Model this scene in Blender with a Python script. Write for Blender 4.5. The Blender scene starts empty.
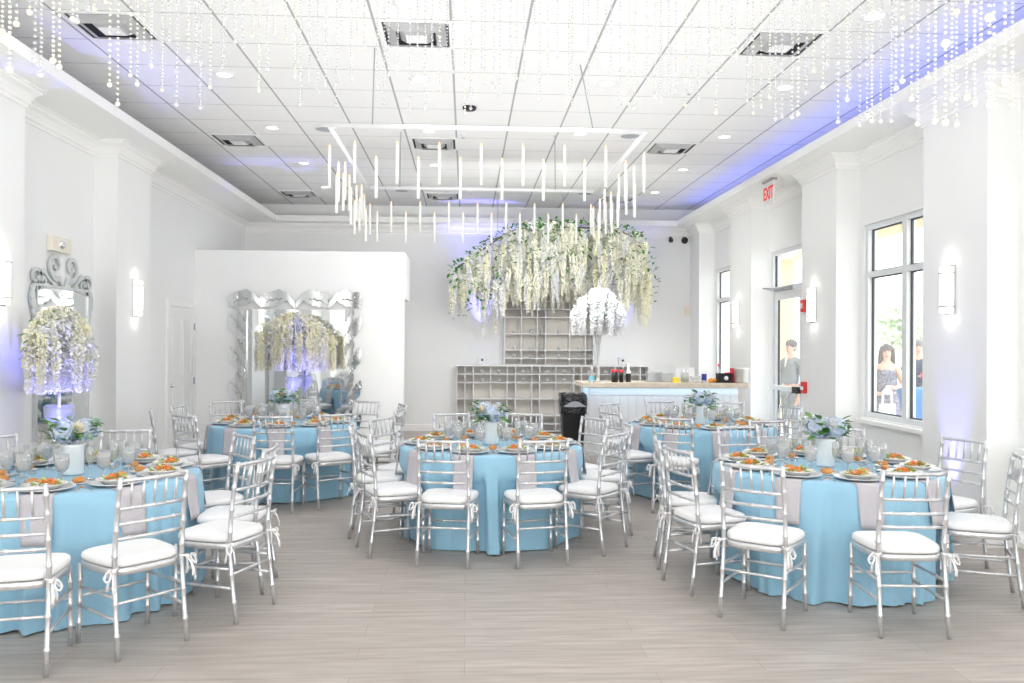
import bpy, math, random
from mathutils import Vector, Matrix, Euler
R = random.Random(7)
PI = math.pi
SC = bpy.context.scene
COL = SC.collection

# ------------------------------------------------------------------ helpers
def lin(c):
    return c/12.92 if c <= .04045 else ((c+.055)/1.055)**2.4
def rgb(r, g, b):
    return (lin(r/255), lin(g/255), lin(b/255), 1)

def mat(name, col, rough=.5, metal=0., emis=None, estr=0., noise=None, sheen=0., bump=0.):
    m = bpy.data.materials.new(name); m.use_nodes = True
    nt = m.node_tree; b = nt.nodes['Principled BSDF']
    b.inputs['Base Color'].default_value = col
    b.inputs['Roughness'].default_value = rough
    b.inputs['Metallic'].default_value = metal
    if sheen: b.inputs['Sheen Weight'].default_value = sheen
    if emis:
        b.inputs['Emission Color'].default_value = emis
        b.inputs['Emission Strength'].default_value = estr
    if noise or bump:
        tc = nt.nodes.new('ShaderNodeTexCoord'); n = nt.nodes.new('ShaderNodeTexNoise')
        sc, amt, col2 = noise or (200, 0, col)
        n.inputs['Scale'].default_value = sc
        nt.links.new(tc.outputs['Object'], n.inputs['Vector'])
        if amt:
            mx = nt.nodes.new('ShaderNodeMix'); mx.data_type = 'RGBA'
            mx.inputs[6].default_value = col; mx.inputs[7].default_value = col2
            mr = nt.nodes.new('ShaderNodeMapRange')
            mr.inputs[1].default_value = .35; mr.inputs[2].default_value = .65
            mr.inputs[3].default_value = 0; mr.inputs[4].default_value = amt
            nt.links.new(n.outputs['Fac'], mr.inputs[0]); nt.links.new(mr.outputs[0], mx.inputs[0])
            nt.links.new(mx.outputs[2], b.inputs['Base Color'])
        if bump:
            bp = nt.nodes.new('ShaderNodeBump'); bp.inputs['Strength'].default_value = bump
            bp.inputs['Distance'].default_value = .01
            nt.links.new(n.outputs['Fac'], bp.inputs['Height']); nt.links.new(bp.outputs[0], b.inputs['Normal'])
    return m

def glassmat(name, tint=(1, 1, 1, 1), refl=.12, edge=.55, rough=.03, haze=0.):
    """thin glass: clear in the middle, brighter reflecting towards the silhouette"""
    m = bpy.data.materials.new(name); m.use_nodes = True
    nt = m.node_tree; nt.nodes.clear()
    out = nt.nodes.new('ShaderNodeOutputMaterial')
    tr = nt.nodes.new('ShaderNodeBsdfTransparent'); tr.inputs[0].default_value = tint
    gl = nt.nodes.new('ShaderNodeBsdfGlossy'); gl.inputs['Roughness'].default_value = rough
    lw = nt.nodes.new('ShaderNodeLayerWeight'); lw.inputs[0].default_value = .35
    mr = nt.nodes.new('ShaderNodeMapRange')
    mr.inputs[3].default_value = refl; mr.inputs[4].default_value = edge
    nt.links.new(lw.outputs['Facing'], mr.inputs[0])
    mx = nt.nodes.new('ShaderNodeMixShader')
    nt.links.new(mr.outputs[0], mx.inputs[0]); nt.links.new(tr.outputs[0], mx.inputs[1]); nt.links.new(gl.outputs[0], mx.inputs[2])
    last = mx
    if haze:
        df = nt.nodes.new('ShaderNodeBsdfDiffuse'); df.inputs[0].default_value = (.95, .96, .97, 1)
        tl = nt.nodes.new('ShaderNodeBsdfTranslucent'); tl.inputs[0].default_value = (.95, .96, .97, 1)
        m1 = nt.nodes.new('ShaderNodeMixShader'); m1.inputs[0].default_value = .5
        nt.links.new(df.outputs[0], m1.inputs[1]); nt.links.new(tl.outputs[0], m1.inputs[2])
        m2 = nt.nodes.new('ShaderNodeMixShader'); m2.inputs[0].default_value = haze
        nt.links.new(mx.outputs[0], m2.inputs[1]); nt.links.new(m1.outputs[0], m2.inputs[2]); last = m2
    nt.links.new(last.outputs[0], out.inputs[0])
    return m

class MB:
    """mesh builder: collects shapes, then links them as ONE object"""
    def __init__(s): s.v = []; s.f = []; s.mi = []; s.sm = []
    def add(s, vs, fs, mi=0, smooth=True, M=None):
        o = len(s.v)
        if M is not None: vs = [M @ Vector(v) for v in vs]
        s.v += [tuple(v) for v in vs]
        for f in fs:
            s.f.append(tuple(i+o for i in f)); s.mi.append(mi); s.sm.append(smooth)
        return s
    def box(s, x0, x1, y0, y1, z0, z1, mi=0, M=None):
        vs = [(x0,y0,z0),(x1,y0,z0),(x1,y1,z0),(x0,y1,z0),(x0,y0,z1),(x1,y0,z1),(x1,y1,z1),(x0,y1,z1)]
        fs = [(0,3,2,1),(4,5,6,7),(0,1,5,4),(1,2,6,5),(2,3,7,6),(3,0,4,7)]
        return s.add(vs, fs, mi, False, M)
    def lathe(s, prof, n=20, mi=0, M=None, smooth=True):
        vs = []; fs = []
        for (r, z) in prof:
            for k in range(n):
                a = 2*PI*k/n; vs.append((r*math.cos(a), r*math.sin(a), z))
        for i in range(len(prof)-1):
            for k in range(n):
                k2 = (k+1) % n
                fs.append((i*n+k, i*n+k2, (i+1)*n+k2, (i+1)*n+k))
        return s.add(vs, fs, mi, smooth, M)
    def tube(s, pts, rad, n=8, mi=0, M=None, caps=True, flat=1., up=None):
        pts = [Vector(p) for p in pts]
        if not hasattr(rad, '__len__'): rad = [rad]*len(pts)
        vs = []; fs = []; prev = None
        for i, p in enumerate(pts):
            t = (pts[min(i+1, len(pts)-1)] - pts[max(i-1, 0)])
            if t.length < 1e-9: t = Vector((0,0,1))
            t.normalize()
            if up is not None: a = Vector(up)
            elif prev is not None: a = prev
            else: a = Vector((0,1,0)) if abs(t.y) < .9 else Vector((1,0,0))
            b = t.cross(a)
            if b.length < 1e-6: b = t.cross(Vector((1,.3,0)))
            b.normalize(); a = b.cross(t).normalized(); prev = a
            for k in range(n):
                th = 2*PI*k/n
                vs.append(p + b*math.cos(th)*rad[i] + a*math.sin(th)*rad[i]*flat)
        for i in range(len(pts)-1):
            for k in range(n):
                k2 = (k+1) % n
                fs.append((i*n+k, i*n+k2, (i+1)*n+k2, (i+1)*n+k))
        if caps:
            fs.append(tuple(range(n-1, -1, -1))); q = (len(pts)-1)*n
            fs.append(tuple(range(q, q+n)))
        return s.add(vs, fs, mi, True, M)
    def ball(s, c, r, n=8, m=6, mi=0, sq=(1,1,1), M=None, jit=0., rnd=None):
        vs = []; fs = []
        for i in range(m+1):
            ph = PI*i/m
            for k in range(n):
                th = 2*PI*k/n; q = 1+(rnd.uniform(-jit, jit) if jit else 0)
                vs.append((c[0]+r*sq[0]*q*math.sin(ph)*math.cos(th), c[1]+r*sq[1]*q*math.sin(ph)*math.sin(th), c[2]+r*sq[2]*q*math.cos(ph)))
        for i in range(m):
            for k in range(n):
                k2 = (k+1) % n
                fs.append((i*n+k, (i+1)*n+k, (i+1)*n+k2, i*n+k2))
        return s.add(vs, fs, mi, True, M)
    def prism(s, poly, y0, y1, mi=0, M=None, smooth=False):
        """poly in (x,z), extruded in y"""
        n = len(poly)
        vs = [(x, y0, z) for x, z in poly] + [(x, y1, z) for x, z in poly]
        fs = [tuple(range(n)), tuple(range(2*n-1, n-1, -1))] + [((k+1) % n, k, n+k, n+(k+1) % n) for k in range(n)]
        return s.add(vs, fs, mi, smooth, M)
    def leaf(s, p, d, up, L, W, mi=0, fold=.15, tip=1.):
        p = Vector(p); d = Vector(d).normalized(); b = d.cross(Vector(up))
        if b.length < 1e-4: b = d.cross(Vector((1, .2, .1)))
        b.normalize(); n = b.cross(d).normalized()
        vs = [p, p+d*L*.3+b*W*.42+n*W*fold, p+d*L*.65+b*W*.45*tip+n*W*fold, p+d*L, p+d*L*.65-b*W*.45*tip+n*W*fold, p+d*L*.3-b*W*.42+n*W*fold, p+d*L*.5]
        return s.add(vs, [(0,6,1),(1,6,2),(2,6,3),(3,6,4),(4,6,5),(5,6,0)], mi, True)
    def mesh(s, name, mats):
        me = bpy.data.meshes.new(name); me.from_pydata(s.v, [], s.f)
        for m in (mats if isinstance(mats, (list, tuple)) else [mats]): me.materials.append(m)
        me.polygons.foreach_set('material_index', s.mi); me.polygons.foreach_set('use_smooth', s.sm)
        me.update(); return me
    def build(s, name, mats, parent=None, loc=None, rz=0):
        return obj(name, s.mesh(name, mats), parent, loc, rz)

def obj(name, me, parent=None, loc=None, rz=0):
    o = bpy.data.objects.new(name, me); COL.objects.link(o)
    if parent: o.parent = parent
    if loc is not None: o.location = loc
    if rz: o.rotation_euler = (0, 0, rz)
    return o
def bevel(o, w, seg=2):
    md = o.modifiers.new('bevel', 'BEVEL'); md.width = w; md.segments = seg; md.limit_method = 'ANGLE'
    return o
def empty(name, loc, rz=0):
    o = bpy.data.objects.new(name, None); COL.objects.link(o); o.location = loc; o.rotation_euler = (0, 0, rz)
    o.empty_display_size = .1
    return o
def tag(o, label, cat, group=None, kind=None):
    if label: o['label'] = label
    if cat: o['category'] = cat
    if group: o['group'] = group
    if kind: o['kind'] = kind
    return o
def struct(o): o['kind'] = 'structure'; return o
def kids(o): return [c for c in CH.get(o.name, [])]
CH = {}
def register(root):
    """remember the children of a prototype so that it can be copied fast"""
    def walk(o):
        CH[o.name] = list(o.children)
        for c in o.children: walk(c)
    walk(root)
def copy_tree(o, parent=None):
    c = o.copy(); COL.objects.link(c)
    if parent: c.parent = parent
    for ch in CH.get(o.name, []): copy_tree(ch, c)
    return c
class Proto:
    """first use hands out the prototype itself, later uses copies"""
    def __init__(s, root): s.root = root; s.used = False; register(root)
    def get(s, loc, rz=0):
        o = copy_tree(s.root) if s.used else s.root
        s.used = True
        o.location = loc; o.rotation_euler = (0, 0, rz)
        return o

# ------------------------------------------------------------------ materials
M_wall = mat('wall_paint', rgb(247, 248, 247), .6, noise=(1.5, .35, rgb(243, 245, 244)))
M_trim = mat('trim_paint', rgb(251, 251, 249), .45)
M_white = mat('white_gloss', rgb(242, 243, 244), .35)
M_silver = mat('silver_paint', rgb(222, 223, 225), .3, .68, noise=(60, .5, rgb(202, 204, 208)))
M_chrome = mat('chrome', rgb(230, 232, 235), .12, 1.)
M_cush = mat('cushion_cloth', rgb(246, 246, 247), .8, noise=(90, .4, rgb(238, 238, 240)), sheen=.2)
M_cloth = mat('blue_linen', rgb(156, 203, 228), .75, noise=(140, .35, rgb(148, 197, 223)), sheen=.15)
M_napkin = mat('grey_linen', rgb(200, 197, 203), .8, noise=(160, .4, rgb(188, 185, 192)))
M_china = mat('white_china', rgb(244, 243, 240), .18)
M_charger = mat('charger_glass', rgb(225, 228, 230), .15, .25)
M_wood = mat('pale_counter_wood', rgb(226, 214, 196), .45, noise=(9, .7, rgb(206, 192, 172)))
M_tablewood = mat('folding_table_wood', rgb(170, 140, 105), .5, noise=(12, .6, rgb(150, 120, 90)))
M_black = mat('black_plastic', rgb(22, 23, 26), .35)
M_bag = mat('black_bag_plastic', rgb(18, 19, 22), .25, bump=.6, noise=(30, .3, rgb(60, 62, 66)))
M_greyp = mat('grey_plastic', rgb(170, 174, 180), .5)
M_dark = mat('dark_opening', rgb(28, 30, 34), .6)
M_alu = mat('white_aluminium', rgb(232, 235, 236), .4, .1)
M_gasket = mat('dark_gasket', rgb(60, 68, 76), .5)
M_leaf = mat('leaf_green', rgb(58, 118, 44), .45, noise=(12, .7, rgb(92, 150, 58)))
M_leaf2 = mat('eucalyptus_green', rgb(120, 155, 130), .6, noise=(30, .8, rgb(150, 180, 150)))
M_hyd = mat('hydrangea_blue', rgb(186, 206, 236), .7, noise=(30, .8, rgb(226, 232, 238)))
M_rose = mat('cream_rose', rgb(248, 240, 222), .6, noise=(30, .5, rgb(240, 225, 200)))
M_pet = mat('cream_petal', rgb(250, 249, 238), .65, noise=(9, .6, rgb(242, 242, 218)))
M_pet2 = mat('yellow_petal', rgb(252, 250, 226), .65, noise=(9, .6, rgb(250, 245, 206)))
M_pet3 = mat('white_petal', rgb(234, 235, 236), .6)
M_vase = mat('frosted_vase_glass', rgb(246, 249, 251), .22)
M_glass = glassmat('clear_glass', (.985, .99, .99, 1), .08, .8, .04, haze=.22)
M_water = glassmat('water', (.98, .985, .99, 1), .05, .2, .02, haze=.45)
M_champ = mat('champagne', rgb(240, 228, 160), .15); 
M_acryl = glassmat('clear_acrylic', (.96, .97, .98, 1), .1, .5, .06, haze=.25)
M_pane = glassmat('window_glass', (.97, .98, .985, 1), .06, .35, .01, haze=.10)
M_mirror = mat('mirror', rgb(238, 242, 243), .03, 1.)
M_leafs = mat('silver_leaf', rgb(214, 218, 218), .4, .5)
M_mirfr = mat('mirrored_scrollwork', rgb(240, 242, 243), .06, 1.)
M_pearl = mat('pearl', rgb(222, 219, 206), .15)
M_crystal = glassmat('crystal', (.97, .98, 1, 1), .12, .7, .03, haze=.35)
M_candle = mat('candle_wax', rgb(246, 245, 240), .5)
M_flame = mat('candle_tip', rgb(255, 205, 150), .5, emis=rgb(255, 200, 140), estr=1.2)
M_lamp = mat('lamp_diffuser', rgb(255, 250, 240), .4, emis=rgb(255, 248, 238), estr=1.05)
M_down = mat('downlight_lens', rgb(255, 255, 255), .3, emis=(1, 1, 1, 1), estr=3.)
M_carrot = mat('carrot_orange', rgb(240, 150, 80), .5, noise=(60, .6, rgb(228, 110, 60)))
M_green = mat('salad_green', rgb(140, 170, 80), .6, noise=(60, .9, rgb(226, 226, 150)))
M_bread = mat('bread_crust', rgb(205, 135, 70), .6, noise=(25, .8, rgb(230, 175, 110)))
M_butter = mat('butter', rgb(245, 222, 160), .5)
M_skin = mat('skin', rgb(226, 180, 158), .6)
M_hair = mat('dark_hair', rgb(62, 52, 52), .6, noise=(40, .6, rgb(90, 78, 76)))
M_hair2 = mat('grey_hair', rgb(120, 120, 126), .6)
M_red = mat('red_plastic', rgb(225, 60, 60), .4)
M_stucco = mat('beige_stucco', rgb(208, 188, 148), .85, noise=(40, .5, rgb(200, 180, 140)))

# ceiling: lay-in tiles 0.61 m, grid drawn by the material
def ceiling_mat():
    m = bpy.data.materials.new('ceiling_tiles'); m.use_nodes = True
    nt = m.node_tree; N = nt.nodes; L = nt.links; b = N['Principled BSDF']; b.inputs['Roughness'].default_value = .8
    tc = N.new('ShaderNodeTexCoord'); sp = N.new('ShaderNodeSeparateXYZ'); L.new(tc.outputs['Object'], sp.inputs[0])
    def grid(out, off, w):
        a = N.new('ShaderNodeMath'); a.operation = 'ADD'; a.inputs[1].default_value = off; L.new(out, a.inputs[0])
        d = N.new('ShaderNodeMath'); d.operation = 'DIVIDE'; d.inputs[1].default_value = .61; L.new(a.outputs[0], d.inputs[0])
        f = N.new('ShaderNodeMath'); f.operation = 'FRACT'; L.new(d.outputs[0], f.inputs[0])
        l = N.new('ShaderNodeMath'); l.operation = 'LESS_THAN'; l.inputs[1].default_value = w/.61; L.new(f.outputs[0], l.inputs[0])
        return l.outputs[0]
    gx = grid(sp.outputs[0], 100*.61+.145, .020); gy = grid(sp.outputs[1], 100*.61-6.41, .012)
    n = N.new('ShaderNodeTexNoise'); n.inputs['Scale'].default_value = 3; L.new(tc.outputs['Object'], n.inputs['Vector'])
    m0 = N.new('ShaderNodeMix'); m0.data_type = 'RGBA'; m0.inputs[6].default_value = rgb(244, 244, 244); m0.inputs[7].default_value = rgb(240, 240, 240); L.new(n.outputs['Fac'], m0.inputs[0])
    m1 = N.new('ShaderNodeMix'); m1.data_type = 'RGBA'; m1.inputs[7].default_value = rgb(186, 187, 187); L.new(gy, m1.inputs[0]); L.new(m0.outputs[2], m1.inputs[6])
    m2 = N.new('ShaderNodeMix'); m2.data_type = 'RGBA'; m2.inputs[7].default_value = rgb(172, 173, 174); L.new(gx, m2.inputs[0]); L.new(m1.outputs[2], m2.inputs[6])
    L.new(m2.outputs[2], b.inputs['Base Color'])
    return m
M_ceil = ceiling_mat()

def floor_mat():
    m = bpy.data.materials.new('plank_floor'); m.use_nodes = True
    nt = m.node_tree; N = nt.nodes; L = nt.links; b = N['Principled BSDF']
    b.inputs['Roughness'].default_value = .42
    tc = N.new('ShaderNodeTexCoord')
    br = N.new('ShaderNodeTexBrick'); br.offset = .37; br.inputs['Scale'].default_value = 1
    br.inputs['Brick Width'].default_value = 1.5; br.inputs['Row Height'].default_value = .19
    br.inputs['Mortar Size'].default_value = .0025; br.inputs['Mortar Smooth'].default_value = .3
    br.inputs['Color1'].default_value = rgb(186, 178, 170); br.inputs['Color2'].default_value = rgb(200, 192, 185); br.inputs['Mortar'].default_value = rgb(160, 151, 144)
    L.new(tc.outputs['Object'], br.inputs['Vector'])
    mp = N.new('ShaderNodeMapping'); mp.inputs['Scale'].default_value = (1.1, 12, 1); L.new(tc.outputs['Object'], mp.inputs[0])
    n = N.new('ShaderNodeTexNoise'); n.inputs['Scale'].default_value = 2.2; n.inputs['Detail'].default_value = 6; L.new(mp.outputs[0], n.inputs['Vector'])
    mr = N.new('ShaderNodeMapRange'); mr.inputs[1].default_value = .3; mr.inputs[2].default_value = .7; mr.inputs[3].default_value = .0; mr.inputs[4].default_value = .8; L.new(n.outputs['Fac'], mr.inputs[0])
    mx = N.new('ShaderNodeMix'); mx.data_type = 'RGBA'; mx.inputs[7].default_value = rgb(158, 149, 142); L.new(mr.outputs[0], mx.inputs[0]); L.new(br.outputs['Color'], mx.inputs[6])
    L.new(mx.outputs[2], b.inputs['Base Color'])
    return m
M_floor = floor_mat()

# ------------------------------------------------------------------ room shell
YB, YF = 15.15, -4.2           # back wall, wall behind the camera
XL, XLP = -4.05, -3.80         # left wall: recess plane, pilaster plane
XR, XRP = 4.48, 4.20           # right wall
ZC, ZS, ZL = 4.16, 3.80, 3.90  # ceiling tiles, soffit underside, top of the cove lip
struct(MB().box(-4.6, 4.9, YF-.2, YB+.2, -.1, 0).build('floor', M_floor))
struct(MB().box(-4.4, 4.9, YF-.2, YB+.2, ZC, ZC+.1).build('ceiling', M_ceil))
struct(MB().box(-4.4, 4.9, YB, YB+.15, 0, ZC).build('wall_back', M_wall))
struct(MB().box(-4.4, 4.9, YF-.15, YF, 0, ZC).build('wall_front', M_wall))
LP = [(9.09, 10.04), (6.28, 7.23), (3.5, 4.45), (.72, 1.67), (-2.06, -1.11)]
RP = [(14.53, YB), (11.83, 12.78), (9.06, 10.01), (6.36, 7.29), (3.63, 4.58), (.9, 1.85), (-1.83, -.88)]
w = MB(); w.box(XL-.15, XL, YF, YB, 0, ZC)
for a, b in LP: w.box(XL, XLP, a, b, 0, ZS)
struct(w.build('wall_left', M_wall))
# right wall with openings
OPEN = [(12.95, 14.50, .82, 2.98, 'w'), (10.12, 11.80, 0, 2.99, 'd'), (7.36, 8.98, .82, 2.98, 'w'), (4.66, 6.28, .82, 2.98, 'w'), (1.93, 3.55, .82, 2.98, 'w'), (-.80, .82, .82, 2.98, 'w')]
w = MB(); ex = MB()
ys = YF
for a, b, z0, z1, k in sorted(OPEN):
    w.box(XR, XR+.13, ys, a, 0, ZC); w.box(XR, XR+.13, a, b, z1, ZC)
    if z0 > 0: w.box(XR, XR+.13, a, b, 0, z0)
    ex.box(XR+.13, XR+.155, ys, a, 0, ZC); ex.box(XR+.13, XR+.155, a, b, z1+.02, ZC)
    if z0 > 0: ex.box(XR+.13, XR+.155, a, b, 0, z0-.02)
    ys = b
w.box(XR, XR+.13, ys, YB, 0, ZC); ex.box(XR+.13, XR+.155, ys, YB, 0, ZC)
for a, b in RP: w.box(XRP, XR, a, b, 0, ZS)
struct(w.build('wall_right', M_wall)); struct(ex.build('wall_outside', M_stucco))
# partition with a deeper beam on its top
p = MB(); p.box(XL, -.945, 12.40, 12.55, 0, 3.0); p.box(-1.2, -.932, 12.551, 13.5, 2.30, 2.999); p.box(XL, -1.201, 12.551, 13.5, 2.9, 2.998)
struct(p.build('wall_partition', M_wall))
# soffit ring with cove lip
XLL, XRL, YBL = -3.40, 3.85, 14.75
s = MB()
s.box(XL, XLL-.031, YF, YB, ZS, ZS+.03); s.box(XRL+.031, XR, YF, YB, ZS, ZS+.03); s.box(XLL-.031, XRL+.031, YBL+.031, YB, ZS, ZS+.03)
s.box(XLL-.03, XLL, YF, YBL, ZS, ZL); s.box(XRL, XRL+.03, YF, YBL, ZS, ZL); s.box(XLL-.03, XRL+.03, YBL, YBL+.03, ZS, ZL)
struct(s.build('trim_1', M_trim))
# crown moulding and baseboard swept along the walls, wrapping the pilasters
def sweep(path, prof, name, m, side):
    P2 = [Vector(p) for p in path]; nrm = []
    for i in range(len(P2)):
        ns = []
        for j in (i-1, i):
            if 0 <= j < len(P2)-1:
                d = (P2[j+1]-P2[j]).normalized(); ns.append(Vector((d.y, -d.x))*side)
        n = ns[0] if len(ns) == 1 else (ns[0]+ns[1])/max(.3, 1+ns[0].dot(ns[1]))
        nrm.append(n)
    vs = []; fs = []; q = len(prof)
    for p2, n in zip(P2, nrm):
        for d, z in prof: vs.append((p2.x+n.x*d, p2.y+n.y*d, z))
    for i in range(len(P2)-1):
        for k in range(q-1): fs.append((i*q+k, i*q+k+1, (i+1)*q+k+1, (i+1)*q+k))
    struct(MB().add(vs, fs, 0, False).build(name, m))
crown = [(0, ZS-.17), (.014, ZS-.17), (.014, ZS-.145), (.03, ZS-.13), (.035, ZS-.10), (.06, ZS-.06), (.095, ZS-.035), (.10, ZS-.015), (.12, ZS-.015), (.12, ZS)]
base = [(.018, 0), (.018, .11), (.008, .13), (0, .13)]
pl = [(XL, YF)]
for a, b in sorted(LP): pl += [(XL, a), (XLP, a), (XLP, b), (XL, b)]
plc = pl + [(XL, YB), (XR, YB)]
sweep(plc, crown, 'trim_2', M_trim, 1)
sweep(pl + [(XL, 11.25)], base, 'baseboard_left', M_trim, 1)
sweep([(XL+.001, 12.40), (-.945, 12.40), (-.945, 12.55)], base, 'baseboard_partition', M_trim, 1)
sweep([(-4.0, YB), (XR, YB)], base, 'baseboard_back', M_trim, 1)
pr = [(XR, YF)]
for a, b in sorted(RP)[:-1]: pr += [(XR, a), (XRP, a), (XRP, b), (XR, b)]
pr += [(XR, 14.53), (XRP, 14.53), (XRP, YB)]
sweep(pr, crown, 'trim_3', M_trim, -1)
i0 = pr.index((XR, 12.78))
sweep(pr[:i0-4+1] , base, 'baseboard_right', M_trim, -1)

# windows
def window(n, a, b, z0, z1):
    f = MB(); t = .055; x0, x1 = XR+.03, XR+.13; zt = 2.42
    f.box(x0, x1, a, a+t, z0, z1); f.box(x0, x1, b-t, b, z0, z1)
    f.box(x0, x1, a+t, b-t, z0, z0+t); f.box(x0, x1, a+t, b-t, z1-t, z1)
    mid = (a+b)/2; f.box(x0, x1, mid-.045, mid+.045, z0+t, z1-t)
    f.box(x0, x1, a+t, mid-.045, zt-.03, zt+.03); f.box(x0, x1, mid+.045, b-t, zt-.03, zt+.03)
    o = struct(f.build('window_%d' % n, M_alu))
    g = MB(); xs = XR+.085
    for ya, yb in ((a+t, mid-.045), (mid+.045, b-t)):
        for za, zb in ((z0+t, zt-.03), (zt+.03, z1-t)):
            e = .014
            g.box(xs-.012, xs+.012, ya, ya+e, za, zb); g.box(xs-.012, xs+.012, yb-e, yb, za, zb); g.box(xs-.012, xs+.012, ya+e, yb-e, za, za+e); g.box(xs-.012, xs+.012, ya+e, yb-e, zb-e, zb)
            q = MB().add([(xs, ya, za), (xs, yb, za), (xs, yb, zb), (xs, ya, zb)], [(0, 1, 2, 3)], 0, False)
            q.build('pane', M_pane, o)
    g.build('gasket', M_gasket, o)
    s = MB().box(XR-.06, XR+.03, a-.06, b+.04, z0-.06, z0-.02).build('window_sill', M_trim, o)
k = 1
for a, b, z0, z1, kd in OPEN:
    if kd == 'w': window(k, a, b, z0, z1); k += 1
# glazed door in its frame
def glass_door():
    a, b = 10.12, 11.80; x0, x1 = XR+.02, XR+.13; t = .06
    f = MB()
    f.box(x0, x1, b-t, b, 0, 2.99); f.box(x0, x1, a, a+t, 0, 2.99); f.box(x0, x1, a+t, b-t, 2.93, 2.99); f.box(x0, x1, a+t, 10.66, 2.40, 2.47); f.box(x0, x1, 10.72, b-t, 2.40, 2.47)
    f.box(x0, x1, 10.66, 10.72, 0, 2.93)
    o = struct(f.build('door_1', M_alu))
    d = MB(); y0, y1 = 10.73, 11.73; xa, xb = XR+.04, XR+.085
    d.box(xa, xb, y0, y0+.10, .01, 2.39); d.box(xa, xb, y1-.10, y1, .01, 2.39); d.box(xa, xb, y0+.1, y1-.1, .01, .22); d.box(xa, xb, y0+.1, y1-.1, 2.28, 2.39)
    lf = d.build('door_leaf', M_alu, o)
    xs = XR+.065
    def pane(ya, yb, za, zb, par): MB().add([(xs, ya, za), (xs, yb, za), (xs, yb, zb), (xs, ya, zb)], [(0, 1, 2, 3)], 0, False).build('pane', M_pane, par)
    pane(y0+.1, y1-.1, .22, 2.28, lf); pane(10.72, b-t, 2.47, 2.93, o); pane(a+t, 10.66, 0.0, 2.40, o); pane(a+t, 10.66, 2.47, 2.93, o)
    g = MB()
    g.box(xs-.014, xs+.014, y1-.115, y1-.1, .22, 2.28); g.box(xs-.014, xs+.014, y0+.1, y0+.115, .22, 2.28); g.box(xs-.014, xs+.014, b-t-.015, b-t, 2.47, 2.93); g.box(xs-.014, xs+.014, 10.72, 10.735, 2.47, 2.93)
    g.build('gasket', M_gasket, o)
    pb = MB().box(xa-.075, xa-.03, y0+.16, y1-.05, .985, 1.05); pb.box(xa-.03, xa, y1-.1, y1-.05, .99, 1.045)
    pb.build('push_bar', M_alu, lf)
    MB().box(xa-.085, xa, y0+.02, y0+.16, .97, 1.06).build('latch_case', M_black, lf)
    MB().box(xa-.06, xa, y0+.30, y1-.1, 2.40, 2.45).tube([(xa-.07, y0+.5, 2.42), (xa-.32, y0+.62, 2.425), (xa-.04, y1+.02, 2.43)], .008).build('door_closer', M_greyp, o)
glass_door()
b_ = MB().box(6.45, 6.75, -4, 30, 3.38, 4.0)
for y in (1.2, 5.4, 16.5, 22): b_.box(6.45, 6.75, y, y+.3, -.02, 3.38)
struct(b_.build('trim_4', M_stucco))
# panelled door in the left wall
f = MB(); f.box(XL-.01, XL+.025, 11.25, 11.33, 0, 2.19); f.box(XL-.01, XL+.025, 12.35, 12.398, 0, 2.19); f.box(XL-.01, XL+.025, 11.33, 12.35, 2.12, 2.19)
d2 = struct(f.build('door_2', M_trim))
lf = MB().box(XL, XL+.012, 11.335, 12.345, .01, 2.115)
for z0, z1 in ((.25, 1.0), (1.15, 1.95)):
    for ya, yb in ((11.46, 11.79), (11.89, 12.22)):
        lf.box(XL+.012, XL+.018, ya, ya+.02, z0, z1); lf.box(XL+.012, XL+.018, yb-.02, yb, z0, z1); lf.box(XL+.012, XL+.018, ya+.02, yb-.02, z0, z0+.02); lf.box(XL+.012, XL+.018, ya+.02, yb-.02, z1-.02, z1)
lf = lf.build('door_leaf', M_wall, d2)
MB().lathe([(0, 0), (.032, 0), (.03, .012), (.012, .016), (.012, .05), (0, .05)], 14, M=Matrix.Translation((XL+.012, 11.42, 1.02)) @ Matrix.Rotation(PI/2, 4, 'Y')).tube([(XL+.055, 11.41, 1.02), (XL+.058, 11.48, 1.02), (XL+.054, 11.55, 1.018)], [.011, .010, .007]).build('door_handle', M_chrome, lf)
for z in (.25, 1.05, 1.85): MB().box(XL+.012, XL+.026, 12.33, 12.36, z-.05, z+.05).build('hinge', M_greyp, lf)

# outside: patio ground
struct(MB().box(XR+.155, 40, -20, 60, -.12, -.02).build('patio', mat('pale_concrete', rgb(226, 226, 224), .9, noise=(3, .5, rgb(214, 214, 212)))))
# dark drape added behind the camera to darken what the mirrors reflect
MB_d = MB(); pts = []
n = 60
for i in range(n+1): pts.append((XL+.05+1.9*i/n, YF+.12+.05*math.sin(i*.9)))
vs = [(x, y, 0.02) for x, y in pts]+[(x, y, 3.6) for x, y in pts]
MB_d.add(vs, [(i, i+1, n+2+i, n+1+i) for i in range(n)], 0, True)
tag(MB_d.build('added_dark_drape', mat('black_velvet', rgb(16, 17, 20), .9)), 'black drape added unseen behind the camera, darkens the mirror reflection', 'curtain')

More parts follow.
